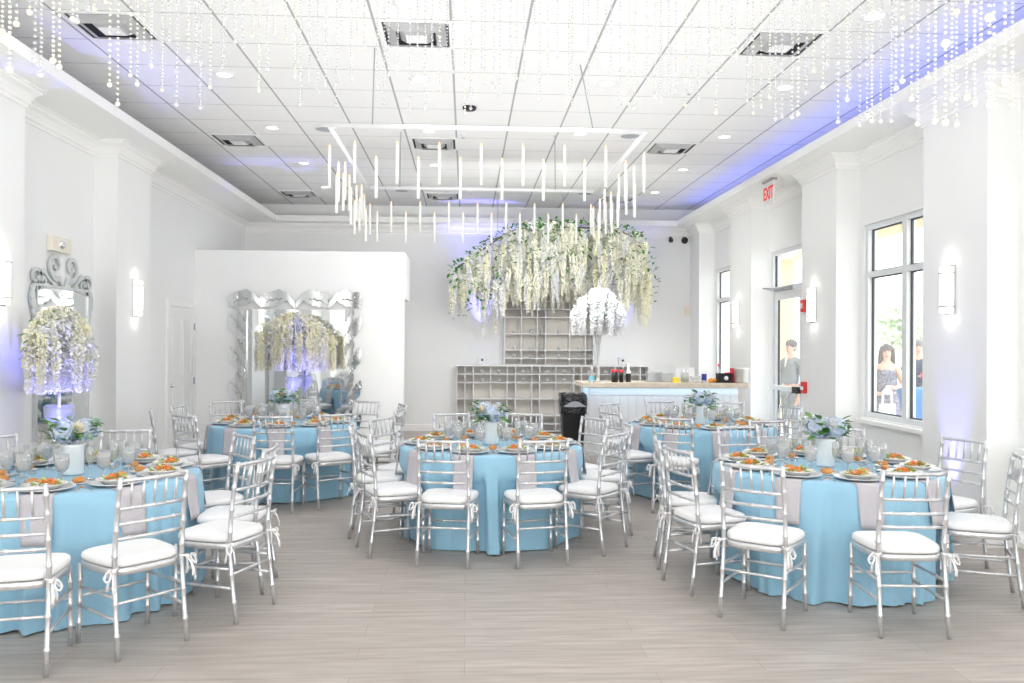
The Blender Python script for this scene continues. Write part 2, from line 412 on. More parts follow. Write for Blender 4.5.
# ------------------------------------------------------------------ ceiling fittings
def vent_proto():
    r = empty('ceiling_vent', (0, 0, ZC))
    h = .295
    f = MB()
    for a in range(4):
        Mz = Matrix.Rotation(a*PI/2, 4, 'Z')
        f.box(-h, h-.03, h-.03, h, -.012, 0, M=Mz)
    f.build('frame', M_white, r)
    MB().box(-h+.03, h-.03, -h+.03, h-.03, -.002, -.0005).build('duct_opening', M_dark, r)
    for q, (o, i) in enumerate(((.24, .16), (.135, .085))):
        s = MB()
        for a in range(4):
            Mz = Matrix.Rotation(a*PI/2, 4, 'Z')
            s.add([(-o, o, -.004), (o, o, -.004), (i, i, -.045), (-i, i, -.045)], [(0, 1, 2, 3), (3, 2, 1, 0)], 0, False, Mz)
        if q == 1: s.add([(-i, -i, -.045), (i, -i, -.045), (i, i, -.045), (-i, i, -.045)], [(0, 1, 2, 3)], 0, False)
        s.build('louvre', M_white, r)
    return Proto(r)
VP = vent_proto()
rows = ('nearest', 'middle', 'farthest'); cols = ('left', 'centre', 'right')
for j, y in enumerate((6.72, 10.38, 14.04)):
    for i, x in enumerate((-2.86, -.42, 2.62)):
        tag(VP.get((x, y, ZC)), 'square louvred ceiling air vent, %s of its row, in %s row' % (cols[i], rows[j]), 'vent', 'ceiling air vents')
def down_proto():
    r = empty('downlight', (0, 0, ZC))
    MB().lathe([(.10, -.001), (.10, -.008), (.075, -.012), (.07, -.001)], 20).build('ring', M_white, r)
    MB().lathe([(.07, -.003), (.0, -.004)], 20).build('lens', M_down, r)
    return Proto(r)
DP = down_proto()
dl = []
for y in (6.1, 7.85, 9.75, 11.63, 13.4):
    for x in (-2.98 if y < 7.5 else -2.30, -.46, 1.35, 3.12):
        dl.append((x, y))
rn = ('first', 'second', 'third', 'fourth', 'fifth'); cn = ('leftmost', 'second from left', 'third from left', 'rightmost')
for i, (x, y) in enumerate(dl):
    tag(DP.get((x, y, ZC)), 'round recessed ceiling downlight, %s in the %s row from the camera' % (cn[i % 4], rn[i//4]), 'light', 'recessed ceiling downlights')
def spk_proto():
    r = empty('ceiling_speaker', (0, 0, ZC))
    MB().lathe([(.13, -.001), (.13, -.012), (.118, -.018), (.115, -.012)], 24).build('rim', M_white, r)
    MB().lathe([(.117, -.013), (.0, -.017)], 24).build('grille', M_greyp, r)
    return Proto(r)
SPK = spk_proto()
for (x, y, l) in ((-1.68, 9.75, 'left above the candle frame front'), (1.97, 9.78, 'right above the candle frame front'), (-1.08, 13.57, 'far left near the back wall'), (1.97, 13.58, 'far right near the back wall')):
    tag(SPK.get((x, y, ZC)), 'round grey ceiling speaker, ' + l, 'speaker', 'ceiling speakers')
def sprinkler(x, y, l):
    r = empty('sprinkler', (x, y, ZC)); tag(r, l, 'sprinkler', 'ceiling sprinklers')
    MB().lathe([(.035, 0), (.035, -.006), (.012, -.012), (.010, -.04), (0, -.04)], 12).build('stem', M_white, r)
    MB().lathe([(0, -.045), (.02, -.045), (.02, -.049), (0, -.049)], 10).build('deflector', M_greyp, r)
sprinkler(-.05, 9.9, 'small sprinkler head on ceiling above the candle frame'); sprinkler(2.2, 8.0, 'small sprinkler head on ceiling right of candle frame'); sprinkler(0.05, 13.6, 'small sprinkler head on ceiling near the back wall')
tag(MB().lathe([(.075, 0), (.075, -.02), (.06, -.035), (0, -.04)], 20).build('smoke_detector', M_black, None, (.02, 8.75, ZC)), 'small dark round detector on ceiling before the candle frame', 'detector')

# candle chandelier
FX0, FX1, FY0, FY1, FZ = -1.28, 1.68, 7.6, 10.6, 3.63
cf = empty('candle_frame', (.2, 9.1, FZ)); tag(cf, 'large white square hanging frame with floating candles, suspended below the ceiling', 'chandelier')
def rel(x, y, z): return (x-.2, y-9.1, z-FZ)
for q in (((FX0, FY0), (FX1, FY0)), ((FX1, FY0), (FX1, FY1)), ((FX1, FY1), (FX0, FY1)), ((FX0, FY1), (FX0, FY0))):
    MB().tube([rel(*q[0], FZ), rel(*q[1], FZ)], .022, 10).build('bar', M_white, cf)
for x0, y0, x1, y1 in ((-.88, FY0, -.80, 7.05), (1.18, FY0, 1.02, 7.35), (-.87, FY1, -.80, 9.85), (1.15, FY1, 1.06, 9.85)):
    MB().tube([rel(x0, y0, FZ), rel(x1, y1, ZC)], .006, 6).build('wire', M_greyp, cf)
cp = empty('hanging_candle', (0, 0, 0))
MB().lathe([(0, -.36), (.014, -.36), (.0145, 0), (.012, .004), (0, .004)], 10).build('wax', M_candle, cp)
MB().ball((0, 0, .018), .008, 6, 5, sq=(1, 1, 1.9)).build('flame', M_flame, cp)
CP = Proto(cp)
cl = []
for i in range(14): cl.append((FX0+.24+i*.195, FY0+.03*(i % 2), 3.46 if i % 2 == 0 else 3.33))
for i in range(14): cl.append((FX0+.02+.05*(i % 2)-.03, FY0+.12+i*.215, 3.46-.1*(i % 3)+R.uniform(-.03, .03)))
for i in range(14): cl.append((FX1-.02-.05*(i % 2)+.03, FY0+.12+i*.215, 3.46-.1*(i % 3)+R.uniform(-.03, .03)))
for i in range(16): cl.append((FX0+.12+i*.185, FY1-.04*(i % 2), 3.42 if i % 2 else 3.29))
NTH = ('first', 'second', 'third', 'fourth', 'fifth', 'sixth', 'seventh', 'eighth', 'ninth', 'tenth', 'eleventh', 'twelfth', 'thirteenth', 'fourteenth', 'fifteenth', 'sixteenth')
for i, (x, y, z) in enumerate(cl):
    side, k_ = (('front', i) if i < 14 else ('left', i-14) if i < 28 else ('right', i-28) if i < 42 else ('back', i-42))
    way = 'from the left' if side in ('front', 'back') else 'from the front'
    tag(CP.get((x, y, z)), 'white taper candle hung below %s bar of square ceiling frame, %s %s' % (side, NTH[k_], way), 'candle', 'floating candles under the square frame')

# bead curtain near the camera
def beads():
    m = MB(); t = (1+5**.5)/2
    ico_v = [Vector(v).normalized() for v in ((-1,t,0),(1,t,0),(-1,-t,0),(1,-t,0),(0,-1,t),(0,1,t),(0,-1,-t),(0,1,-t),(t,0,-1),(t,0,1),(-t,0,-1),(-t,0,1))]
    ico_f = [(0,11,5),(0,5,1),(0,1,7),(0,7,10),(0,10,11),(1,5,9),(5,11,4),(11,10,2),(10,7,6),(7,1,8),(3,9,4),(3,4,2),(3,2,6),(3,6,8),(3,8,9),(4,9,5),(2,4,11),(6,2,10),(8,6,7),(9,8,1)]
    rr = random.Random(11)
    def strand(x, y, z, big, small, mi):
        m.ball((x, y, z), big, 10, 8, mi)
        zz = z+big+small; gap = rr.choice((2.6, 3.2, 3.6)); pend = big
        nxt = rr.uniform(.2, .6)
        while zz < ZC-.02:
            r_ = small
            if zz-z > nxt and rr.random() < .5: r_ = small*1.6; nxt += rr.uniform(.25, .6)
            if r_ > small and big > .0145 and rr.random() < .5: m.ball((x, y, zz), .019, 10, 8, mi); zz += .019+small*gap; continue
            m.add([(x+v.x*r_, y+v.y*r_, zz+v.z*r_) for v in ico_v], ico_f, mi if r_ > small or rr.random() < .8 else 1, True)
            zz += r_*gap
    for i in range(135):
        u = -1+2*(i+rr.uniform(.1, .9))/135; e = abs(u)
        d = 5.3-2.2*e**1.6+rr.uniform(-.3, .5)
        x = u*.66*d+ .056*d*.6
        # lower ends follow a shallow swag
        if e < .45: ang = rr.uniform(.277, .33) if rr.random() < .7 else rr.uniform(.33, .39)
        elif u > 0: ang = rr.uniform(.27, .31) if rr.random() < .6 else rr.uniform(.29, .37)
        else: ang = rr.uniform(.31, .40) if e > .7 else rr.uniform(.275, .36)
        z = 1.62+d*ang*1.02
        edge = max(0, (e-.45)/.55)
        strand(x, d, min(z, 3.9), (.0105+.005*edge*rr.uniform(.8, 1.3)), .0072+.001*edge, 0 if rr.random() < .35+.6*edge else 1)
    return m
tag(beads().build('bead_curtain', [M_pearl, M_crystal]), 'strands of pearl and crystal beads hanging from the ceiling near the camera', 'bead curtain', kind='stuff')

# ------------------------------------------------------------------ wall fittings
def sconce_proto():
    r = empty('wall_sconce', (0, 0, 0))     # local -Y faces the room
    MB().box(-.075, .075, -.012, 0, -.215, .215).build('back_plate', M_chrome, r)
    n = 10; pr_ = [(.072*math.cos(PI*k/n), -.012-.075*math.sin(PI*k/n)) for k in range(n+1)]
    g = MB(); vs = [(x, y, -.20) for x, y in pr_]+[(x, y, .20) for x, y in pr_]
    g.add(vs, [(k, k+1, n+2+k, n+1+k) for k in range(n)]); g.add([(x, y, .2) for x, y in pr_], [tuple(range(n+1))], 0, False); g.add([(x, y, -.2) for x, y in pr_], [tuple(range(n, -1, -1))], 0, False)
    g.build('glass_shade', M_lamp, r)
    for z in (-.145, .145):
        b = MB(); q = [(.078*math.cos(PI*k/n), -.012-.081*math.sin(PI*k/n)) for k in range(n+1)]
        b.tube([(x, y, z) for x, y in q], .007, 6)
        b.build('band', M_chrome, r)
    return Proto(r)
SP = sconce_proto()
sc = [((XRP, 6.865, 2.11), -PI/2, 'glowing half round wall sconce on right wall, nearest of its three'),
      ((XRP, 9.645, 2.11), -PI/2, 'glowing half round wall sconce on right wall beside the glass door'),
      ((XRP, 12.41, 2.10), -PI/2, 'glowing half round wall sconce on right wall beyond the glass door'),
      ((XLP, 9.58, 2.12), PI/2, 'glowing half round wall sconce on left wall between mirror and door'),
      ((XLP, 6.85, 2.12), PI/2, 'glowing half round wall sconce at left edge of the photo')]
for loc, rz, l in sc:
    tag(SP.get(loc, rz), l, 'wall light', 'wall sconces')
# exit sign under the right soffit
es = empty('exit_sign', (3.97, 10.51, ZS)); tag(es, 'exit sign with red letters hanging from right soffit near glass door', 'sign')
MB().box(-.04, .04, -.17, .17, -.03, 0).build('mount', M_greyp, es)
MB().box(-.012, .012, -.16, .16, -.34, -.03).build('sign_panel', M_white, es)
def text_mesh(body, size, name, m):
    cu = bpy.data.curves.new(name, 'FONT'); cu.body = body; cu.size = size; cu.align_x = 'CENTER'; cu.align_y = 'CENTER'; cu.extrude = .002; cu.offset = .003
    to = bpy.data.objects.new(name, cu); COL.objects.link(to)
    dg = bpy.context.evaluated_depsgraph_get(); me = bpy.data.meshes.new_from_object(to.evaluated_get(dg))
    bpy.data.objects.remove(to); me.materials.clear(); me.materials.append(m); me.name = name
    return me
M_redl = mat('red_letters', rgb(225, 70, 62), .4, emis=rgb(235, 60, 50), estr=.35)
tx = obj('lettering', text_mesh('EXIT', .17, 'lettering', M_redl), es, (-.015, 0, -.185))
tx.matrix_local = Matrix(((0, 0, -1, -.015), (-1, 0, 0, 0), (0, 1.35, 0, -.185), (0, 0, 0, 1)))
# fire alarm strobe and pull station
fa = empty('fire_alarm', (XRP, 9.885, 2.11)); tag(fa, 'red fire alarm strobe on right wall beside the sconce', 'alarm')
MB().box(-.05, 0, -.055, .055, -.075, .075).build('housing', M_red, fa); MB().box(-.065, -.05, -.02, .03, -.03, .03).build('strobe_lens', M_white, fa)
pu = empty('pull_station', (XRP, 9.88, 1.10)); tag(pu, 'red and white fire alarm pull station by the glass door', 'alarm')
MB().box(-.045, 0, -.045, .045, -.07, .07).build('housing', M_red, pu); MB().box(-.055, -.045, -.038, .038, -.03, .012).build('handle', M_white, pu)
# cameras by the back corner
for x, s_, l in ((3.82, .035, 'small black security camera left of the larger one, back right corner'), (4.08, .05, 'larger black dome security camera in back right corner under crown')):
    r = empty('security_camera', (x, YB, 3.60)); tag(r, l, 'camera', 'security cameras')
    MB().box(-s_*.6, s_*.6, -.05, 0, -.01, .05).build('bracket', M_greyp if s_ > .04 else M_black, r)
    MB().ball((0, -.07, -.02), s_*1.3, 12, 8).build('dome', M_black, r)
tag(bevel(MB().box(-.05, .05, -.03, 0, -.08, .08).build('thermostat', M_rose, None, (4.15, YB, 2.26)), .006), 'small beige thermostat on back wall near the right corner', 'thermostat')
# emergency light box above the left mirror
em = empty('emergency_light', (XL, 8.30, 2.575)); tag(em, 'cream emergency light box with round lens above left mirror', 'light')
bevel(MB().box(0, .05, -.20, .20, -.075, .075).build('housing', mat('cream_plastic', rgb(246, 240, 226), .5), em), .008)
MB().lathe([(.0, .07), (.03, .07), (.045, .05), (.05, .0)], 16, M=Matrix.Rotation(PI/2, 4, 'Y')).build('lens', M_chrome, em)

# ------------------------------------------------------------------ chairs
def ring_path(p0, pts, rad, rings, bump=.0035):
    """poly line resampled with bamboo rings at given fractions"""
    P = [Vector(p0)]+[Vector(p) for p in pts]; seg = [(P[i+1]-P[i]).length for i in range(len(P)-1)]; tot = sum(seg)
    ts = [0, 1]
    acc = 0
    for s_ in seg[:-1]: acc += s_; ts.append(acc/tot)
    for q in rings: ts += [q-.012/tot, q-.005/tot, q+.005/tot, q+.012/tot]
    ts = sorted(ts); out = []; rr = []
    for t in ts:
        d = t*tot; i = 0
        while i < len(seg)-1 and d > seg[i]+1e-9: d -= seg[i]; i += 1
        out.append(P[i].lerp(P[i+1], min(1, d/seg[i]))); rr.append(rad+(bump if any(abs(t-q) < .006/tot for q in rings) else 0))
    return out, rr
def chair_proto():
    r = empty('banquet_chair', (0, 0, 0))
    # seat frame
    n = 40; se = []
    for k in range(n):
        a = 2*PI*k/n; c, s_ = math.cos(a), math.sin(a)
        ex_ = 2/4.5; x = .203*abs(c)**ex_*(1 if c > 0 else -1); y = .2*abs(s_)**ex_*(1 if s_ > 0 else -1)
        se.append((x*(1+.06*y/.2), y))
    m = MB(); vs = []
    for q, z in ((.97, .415), (1., .42), (1., .447), (.97, .452)): vs += [(x*q, y*q, z) for x, y in se]
    fs = [tuple(range(n-1, -1, -1)), tuple(range(3*n, 4*n))]
    for i in range(3): fs += [(i*n+k, i*n+(k+1) % n, (i+1)*n+(k+1) % n, (i+1)*n+k) for k in range(n)]
    m.add(vs, fs[:2], 0, False); m.add(vs, fs[2:], 0, True); m.build('seat', M_silver, r)
    # cushion
    m = MB(); vs = []; lv = [(.90, .4525), (.985, .458), (1.0, .474), (.985, .489), (.93, .499), (.80, .505), (.5, .508), (.02, .509)]
    for q, z in lv: vs += [(x*q, y*q+.004, z) for x, y in se]
    fs = []
    for i in range(len(lv)-1): fs += [(i*n+k, i*n+(k+1) % n, (i+1)*n+(k+1) % n, (i+1)*n+k) for k in range(n)]
    m.add(vs, fs); cu = m.build('cushion', M_cush, r)
    for sx in (-1, 1):
        t = MB(); c = Vector((sx*.2, -.205, .455))
        for s2, dz in ((1, .0), (-1, -.01)):
            loop = []
            for k in range(9):
                a = PI*2*k/8; loop.append(c+Vector((sx*(.018+.016*(1-math.cos(a))), s2*.006-.02*math.sin(a)*.6-.012, dz+s2*.02*math.sin(a)-.012*(1-math.cos(a)))))
            t.tube(loop, .0055, 5, flat=.45)
            t.tube([c, c+Vector((sx*.012, -.02*s2-.012, -.035)), c+Vector((sx*.018, -.03*s2-.014, -.075)), c+Vector((sx*.016, -.034*s2-.012, -.105))], [.004, .007, .009, .010], 5, flat=.35)
        t.tube([(sx*.165, -.19, .462), (sx*.19, -.21, .457), (sx*.205, -.2, .455), (sx*.2, -.17, .457)], .006, 5, flat=.6)
        t.ball(c+Vector((0, -.012, 0)), .012, 6, 5)
        t.build('tie', M_cush, cu)
    for sx in (-1, 1):
        pts, rr = ring_path((sx*.192, .19, 0), [(sx*.186, .183, .425)], .0125, (.25, .52, .80)); MB().tube(pts, rr, 10).build('leg', M_silver, r)
    for sx in (-1, 1):
        pts, rr = ring_path((sx*.187, -.238, 0), [(sx*.185, -.205, .25), (sx*.184, -.186, .44), (sx*.183, -.194, .60), (sx*.181, -.214, .78), (sx*.179, -.240, .93)], .0128, (.13, .30, .56, .70, .84, .94)); MB().tube(pts, rr, 10).build('leg', M_silver, r)
    def by(z):      # depth of the back at height z
        zs = [(.44, -.186), (.60, -.194), (.78, -.214), (.93, -.240)]
        for (a, b), (c, d) in zip(zs, zs[1:]):
            if z <= c: return b+(d-b)*(z-a)/(c-a)
        return zs[-1][1]
    for z in (.912, .765, .685, .608):
        w_ = .182; pts, rr = ring_path((-w_, by(z), z), [(-w_/2, by(z)-.012, z), (0, by(z)-.016, z), (w_/2, by(z)-.012, z), (w_, by(z), z)], .0095 if z < .9 else .011, (.18, .5, .82), .003); MB().tube(pts, rr, 8).build('back_rail', M_silver, r)
    for k in range(5):
        x = -.122+.061*k; dy = -.016*(1-(x/.182)**2)
        pts, rr = ring_path((x, by(.765)+dy, .765), [(x, by(.912)+dy, .912)], .0068, (.5,), .002); MB().tube(pts, rr, 8).build('spindle', M_silver, r)
    def st(a, b):
        pts, rr = ring_path(a, [b], .0085, (.3, .7), .003); MB().tube(pts, rr, 8).build('stretcher', M_silver, r)
    for sx in (-1, 1):
        st((sx*.186, -.212, .20), (sx*.189, .187, .20)); st((sx*.185, -.199, .31), (sx*.188, .185, .30))
    st((-.189, .187, .25), (.189, .187, .25)); st((-.185, -.202, .28), (.185, -.202, .28))
    return Proto(r)
CHR = chair_proto()

TBL = {  # centre of each round table and the phrase that names it
    1: (-2.55, 5.45, 'left front table'), 2: (-1.98, 9.00, 'left back table'), 3: (.22, 7.02, 'centre table'),
    4: (2.57, 8.78, 'right back table'), 5: (2.58, 5.72, 'right front table')}
# chairs: table, position of the point between the rear feet, facing (None = towards the table), seat phrase
S = []
def seat(t, x, y, face, ph): S.append((t, x, y, face, ph))
seat(3, -.166, 5.906, (.178, .984), 'front left'); seat(3, .541, 5.976, (-.20, .98), 'front right')
seat(3, -.79, 6.36, (.93, .37), 'near left'); seat(3, 1.14, 6.35, (-.78, .63), 'near right')
seat(3, -.97, 7.00, (1, .05), 'left side'); seat(3, 1.41, 7.04, (-1, 0), 'right side')
seat(3, -.74, 7.62, None, 'far left'); seat(3, 1.10, 7.58, None, 'far right')
seat(3, -.13, 8.10, (.3, -1), 'rear left'); seat(3, .57, 8.10, (-.3, -1), 'rear right')
seat(5, 1.663, 4.667, (.62, .78), 'front left'); seat(5, 2.492, 4.388, (.08, .997), 'front')
seat(5, 1.41, 5.37, (.967, .255), 'near left'); seat(5, 1.42, 6.00, (1, -.16), 'far left')
seat(5, 3.52, 5.02, (-.93, .45), 'near right'); seat(5, 3.74, 5.93, (-.93, -.35), 'right side')
seat(5, 2.33, 6.86, (.15, -1), 'rear left'); seat(5, 3.10, 6.62, (-.45, -.9), 'rear right')
seat(4, 1.97, 7.68, (.40, .92), 'front left'); seat(4, 2.80, 7.42, (-.1, 1), 'front right')
seat(4, 1.48, 8.30, (.9, .40), 'near left'); seat(4, 1.76, 9.50, (.65, -.75), 'far left')
seat(4, 2.42, 9.80, (.08, -1), 'rear left'); seat(4, 3.13, 9.68, (-.4, -.9), 'rear right'); seat(4, 3.66, 9.10, (-.9, -.3), 'far right'); seat(4, 3.45, 8.0, None, 'near right')
seat(2, -1.27, 8.09, (-.49, .87), 'front right'); seat(2, -1.83, 7.85, (.05, 1), 'front')
seat(2, -2.68, 7.93, (.62, .78), 'front left'); seat(2, -3.22, 8.55, (.93, .36), 'near left'); seat(2, -3.15, 9.15, (.97, -.1), 'left side')
seat(2, -2.78, 9.76, (.55, -.83), 'far left'); seat(2, -1.28, 9.78, (-.5, -.85), 'far right'); seat(2, -.72, 9.36, (-1, -.3), 'right side'); seat(2, -.70, 8.80, (-1, .2), 'near right'); seat(2, -2.03, 10.10, (0, -1), 'rear')
seat(1, -1.63, 4.38, (-.75, .66), 'front right'); seat(1, -2.20, 4.02, (-.20, .98), 'front')
seat(1, -1.245, 4.95, (-.93, .365), 'near right'); seat(1, -1.30, 5.52, (-1, .0), 'right side')
seat(1, -1.72, 6.18, (-.78, -.62), 'far right'); seat(1, -2.68, 6.55, (.1, -1), 'rear'); seat(1, -3.36, 6.08, (.75, -.65), 'rear left')
DENT = {}
for t, x, y, fc, ph in S:
    cx, cy, tn = TBL[t]
    d = Vector(fc) if fc else Vector((cx-x, cy-y))
    d.normalize(); ang = math.atan2(d.y, d.x)-PI/2
    rv = Vector((x-cx, y-cy)); ang_off = max(0, 1.18-rv.length)
    c = Vector((x, y))+rv.normalized()*ang_off+d*.238
    DENT.setdefault(t, []).append((c.x-cx, c.y-cy, d.x, d.y))
    o = CHR.get((c.x, c.y, 0), ang)
    tag(o, 'silver bamboo-style chair with white tied cushion, %s seat of %s' % (ph, tn), 'chair', 'chairs around the %s' % tn)

# ------------------------------------------------------------------ tables
ZT = .755
def cloth(seed, dents):
    rr = random.Random(seed); n = 300
    am = [(k, rr.uniform(.4, 1.), rr.uniform(0, 6.28)) for k in (11, 15, 19, 24, 31)]
    lim = []
    for k in range(n):
        th = 2*PI*k/n; ux, uy = math.cos(th), math.sin(th); r1 = .90
        for px, py, dx, dy in dents:
            while r1 > .55:
                wx, wy = ux*r1-px, uy*r1-py; a = wx*dx+wy*dy; b = wx*dy-wy*dx
                if abs(a) < .226 and abs(b) < .226: r1 -= .005
                else: break
        lim.append(r1)
    lim = [min(lim[(k+j) % n] for j in range(-2, 3)) for k in range(n)]
    lim = [min(lim[k], sum(lim[(k+j) % n] for j in range(-5, 6))/11) for k in range(n)]
    def dent(k, z, q):
        if z > .60: return q
        f = min(1, (.60-z)/.07)
        return q*(1-f)+f*min(q, lim[k])
    def A(th): return sum(a*math.sin(k*th+p) for k, a, p in am)/3.
    m = MB(); vs = []
    prof = [(.001, ZT, 0), (.4, ZT, 0), (.7, ZT, 0), (.755, ZT-.0005, 0), (.772, ZT-.006, 0), (.781, ZT-.02, .0)]
    for t in (.05, .11, .18, .25, .31, .36, .41, .46, .52, .6, .7, .8, .9, 1.): prof.append((.785+.022*t, ZT-.02-t*(ZT-.03), t))
    for r_, z, t in prof:
        for k in range(n):
            th = 2*PI*k/n; q = r_+(t**.75)*.066*(A(th)+.35*A(2*th+1)); q = dent(k, z, q)
            vs.append((q*math.cos(th+.03*t*math.sin(7*th)), q*math.sin(th+.03*t*math.sin(7*th)), z-(.004*math.sin(5*th) if t == 1 else 0)))
    L_ = len(prof)
    fs = [(i*n+k, i*n+(k+1) % n, (i+1)*n+(k+1) % n, (i+1)*n+k) for i in range(L_-1) for k in range(n)]
    m.add(vs, fs); return m
def table_proto():
    r = empty('round_table', (0, 0, 0))
    MB().lathe([(0, ZT-.03), (.755, ZT-.03), (.76, ZT-.02), (.755, ZT-.008), (0, ZT-.008)], 48).build('tabletop', M_tablewood, r)
    for sx in (-1, 1):
        for sy in (-1, 1): MB().tube([(sx*.42, sy*.3, 0), (sx*.42, sy*.3, ZT-.03)], .016, 8).build('leg', M_greyp, r)
    return Proto(r)
TP = table_proto()
# place setting prototypes
def single(name, mb, mats): return Proto(mb.build(name, mats))
PC = single('charger_plate', MB().lathe([(0, .004), (.10, .004), (.108, .006), (.145, .015), (.153, .018), (.155, .015), (.145, .008), (.10, .0), (0, .0)], 40), M_charger)
PPl = single('salad_plate', MB().lathe([(0, .006), (.06, .006), (.07, .009), (.085, .024), (.112, .032), (.114, .030), (.09, .020), (.072, .002), (.06, 0), (0, 0)], 36), M_china)
PBp = single('bread_plate', MB().lathe([(0, .004), (.04, .004), (.062, .011), (.064, .009), (.042, 0), (0, 0)], 28), M_china)
def salad():
    r = empty('salad', (0, 0, 0)); rr = random.Random(3)
    g = MB()
    for k in range(30):
        a = rr.uniform(0, 2*PI); q = .06*rr.random()**.6; z = .008+.03*(1-q/.062)*rr.random()+.006
        g.leaf((q*math.cos(a), q*math.sin(a), z), (math.cos(a+rr.uniform(-1, 1)), math.sin(a+rr.uniform(-1, 1)), rr.uniform(-.1, .6)), (0, 0, 1), rr.uniform(.025, .045), rr.uniform(.018, .03), 0, .3)
    g.build('greens', M_green, r)
    c = MB()
    for k in range(18):
        a = rr.uniform(0, 2*PI); q = .045*rr.random()**.5; z = .022+.03*rr.random()*(1-q/.05)
        d = Vector((rr.uniform(-1, 1), rr.uniform(-1, 1), rr.uniform(-.2, .5))).normalized()*.018; p_ = Vector((q*math.cos(a)+.012, q*math.sin(a)-.008, z))
        c.tube([p_-d, p_, p_+d+Vector((0, 0, .004))], [.003, .0055, .003], 5)
    for k in range(4): c.ball((rr.uniform(-.03, .04), rr.uniform(-.035, .03), .036), .011, 8, 6)
    c.build('carrot', M_carrot, r)
    return Proto(r)
PS = salad()
rr = random.Random(5)
PR = single('bread_roll', MB().ball((0, 0, .019), .036, 14, 9, sq=(1.15, .85, .55), jit=.05, rnd=rr), M_bread)
def napkin():
    m = MB(); w_ = .085
    prof = [(-.03, .003), (.06, .003), (.13, .004), (.172, .006), (.193, .003), (.207, -.012), (.214, -.05), (.220, -.12), (.228, -.18), (.237, -.235), (.241, -.27)]
    vs = []; nx = 9
    for i, (q, z) in enumerate(prof):
        for k in range(nx):
            u = -1+2*k/(nx-1); rip = .006*math.sin(u*5)*max(0, i-4)/6
            vs.append((q+rip*.8-(0, 0, 0, .002, .004, .006, .006, .006, .006, .006, .006)[i]*u*u, u*w_*(1-.12*max(0, i-4)/6)+.010*max(0, i-4)/6, z))
    fs = [(i*nx+k, i*nx+k+1, (i+1)*nx+k+1, (i+1)*nx+k) for i in range(len(prof)-1) for k in range(nx-1)]
    m.add(vs, fs)
    return m
PN = napkin().build('napkin', M_napkin); PN.modifiers.new('s', 'SOLIDIFY').thickness = .004; PN.modifiers['s'].offset = 1; PN = Proto(PN)
def goblet():
    r = empty('water_goblet', (0, 0, 0))
    MB().lathe([(0, .002), (.033, .001), (.034, .003), (.012, .008), (.006, .014), (.005, .05), (.007, .066), (.02, .074), (.034, .092), (.041, .118), (.042, .145), (.038, .178), (.0365, .178), (.040, .145), (.039, .118), (.032, .093), (.018, .078), (0, .074)], 20).build('glass', M_glass, r)
    MB().lathe([(0, .076), (.017, .079), (.031, .094), (.038, .118), (.039, .142), (0, .142)], 18).build('water', M_water, r)
    return Proto(r)
def flute():
    r = empty('champagne_flute', (0, 0, 0))
    MB().lathe([(0, .002), (.028, .001), (.029, .003), (.008, .008), (.0045, .016), (.0045, .08), (.012, .092), (.021, .12), (.024, .16), (.021, .205), (.0198, .205), (.0225, .16), (.0195, .121), (.01, .096), (0, .092)], 18).build('glass', M_glass, r)
    MB().lathe([(0, .094), (.0095, .097), (.0185, .121), (.0212, .15), (.021, .165), (0, .165)], 16).build('champagne', glassmat('pale_champagne', (.97, .95, .80, 1), .05, .2, .03, haze=.15), r)
    return Proto(r)
PG, PF = goblet(), flute()
PK = MB()
PK.box(-.006, .006, -.09, .0, 0, .0025); PK.add([(-.006, 0, .001), (.006, 0, .001), (.009, .05, .002), (.007, .085, .001), (0, .10, .001), (-.006, .06, .002)], [(0, 1, 2, 3, 4, 5)], 0, False)
PK = single('dinner_knife', PK, M_chrome)
def fork():
    m = MB(); m.box(-.004, .004, -.10, .02, 0, .0025); m.box(-.010, .010, .02, .04, .001, .003)
    for k in range(4): m.box(-.010+.0057*k, -.007+.0057*k, .04, .085, .001, .003)
    return m
PFk = single('dinner_fork', fork(), M_chrome)

# flower centrepieces
def floret_ball(m, c, r_, rr, n=70, mi=0, s_=.016):
    c = Vector(c)
    m.ball(c, r_*.82, 10, 8, mi)
    for k in range(n):
        z = 1-2*(k+.5)/n; a = k*2.39996; q = math.sqrt(max(0, 1-z*z)); d = Vector((q*math.cos(a), q*math.sin(a), z))
        p_ = c+d*r_*rr.uniform(.9, 1.06); t = d.orthogonal().normalized(); t = Matrix.Rotation(rr.uniform(0, 6), 3, d) @ t; b = d.cross(t)
        for j in range(4):
            th = j*PI/2; e = t*math.cos(th)+b*math.sin(th); f_ = t*math.cos(th+.6)+b*math.sin(th+.6); g_ = t*math.cos(th-.6)+b*math.sin(th-.6)
            m.add([p_, p_+g_*s_*.75+d*.002, p_+e*s_*1.1+d*.004, p_+f_*s_*.75+d*.002], [(0, 1, 2, 3)], mi)
def rose(m, c, d, r_, rr, mi=0):
    c = Vector(c); d = Vector(d).normalized(); t = d.orthogonal().normalized(); b = d.cross(t)
    for ring, (n, rad, h, open_) in enumerate(((5, 1., .1, .9), (5, .75, .35, .55), (4, .5, .5, .25), (3, .28, .55, .05))):
        for k in range(n):
            th = 2*PI*(k+.5*ring)/n; e = t*math.cos(th)+b*math.sin(th); s_ = d.cross(e)
            w_ = rad*r_*.75
            p0 = c; p1 = c+e*rad*r_*.7+d*r_*h*.5; p2 = c+e*rad*r_*(.75+.25*open_)+d*r_*(h+.35)
            m.add([p0, p1+s_*w_*.8, p2+s_*w_*.7, p2+d*r_*.08+e*r_*.05, p2-s_*w_*.7, p1-s_*w_*.8, p1+e*r_*.1], [(0, 1, 6), (1, 2, 6), (2, 3, 6), (3, 4, 6), (4, 5, 6), (5, 0, 6)], mi)
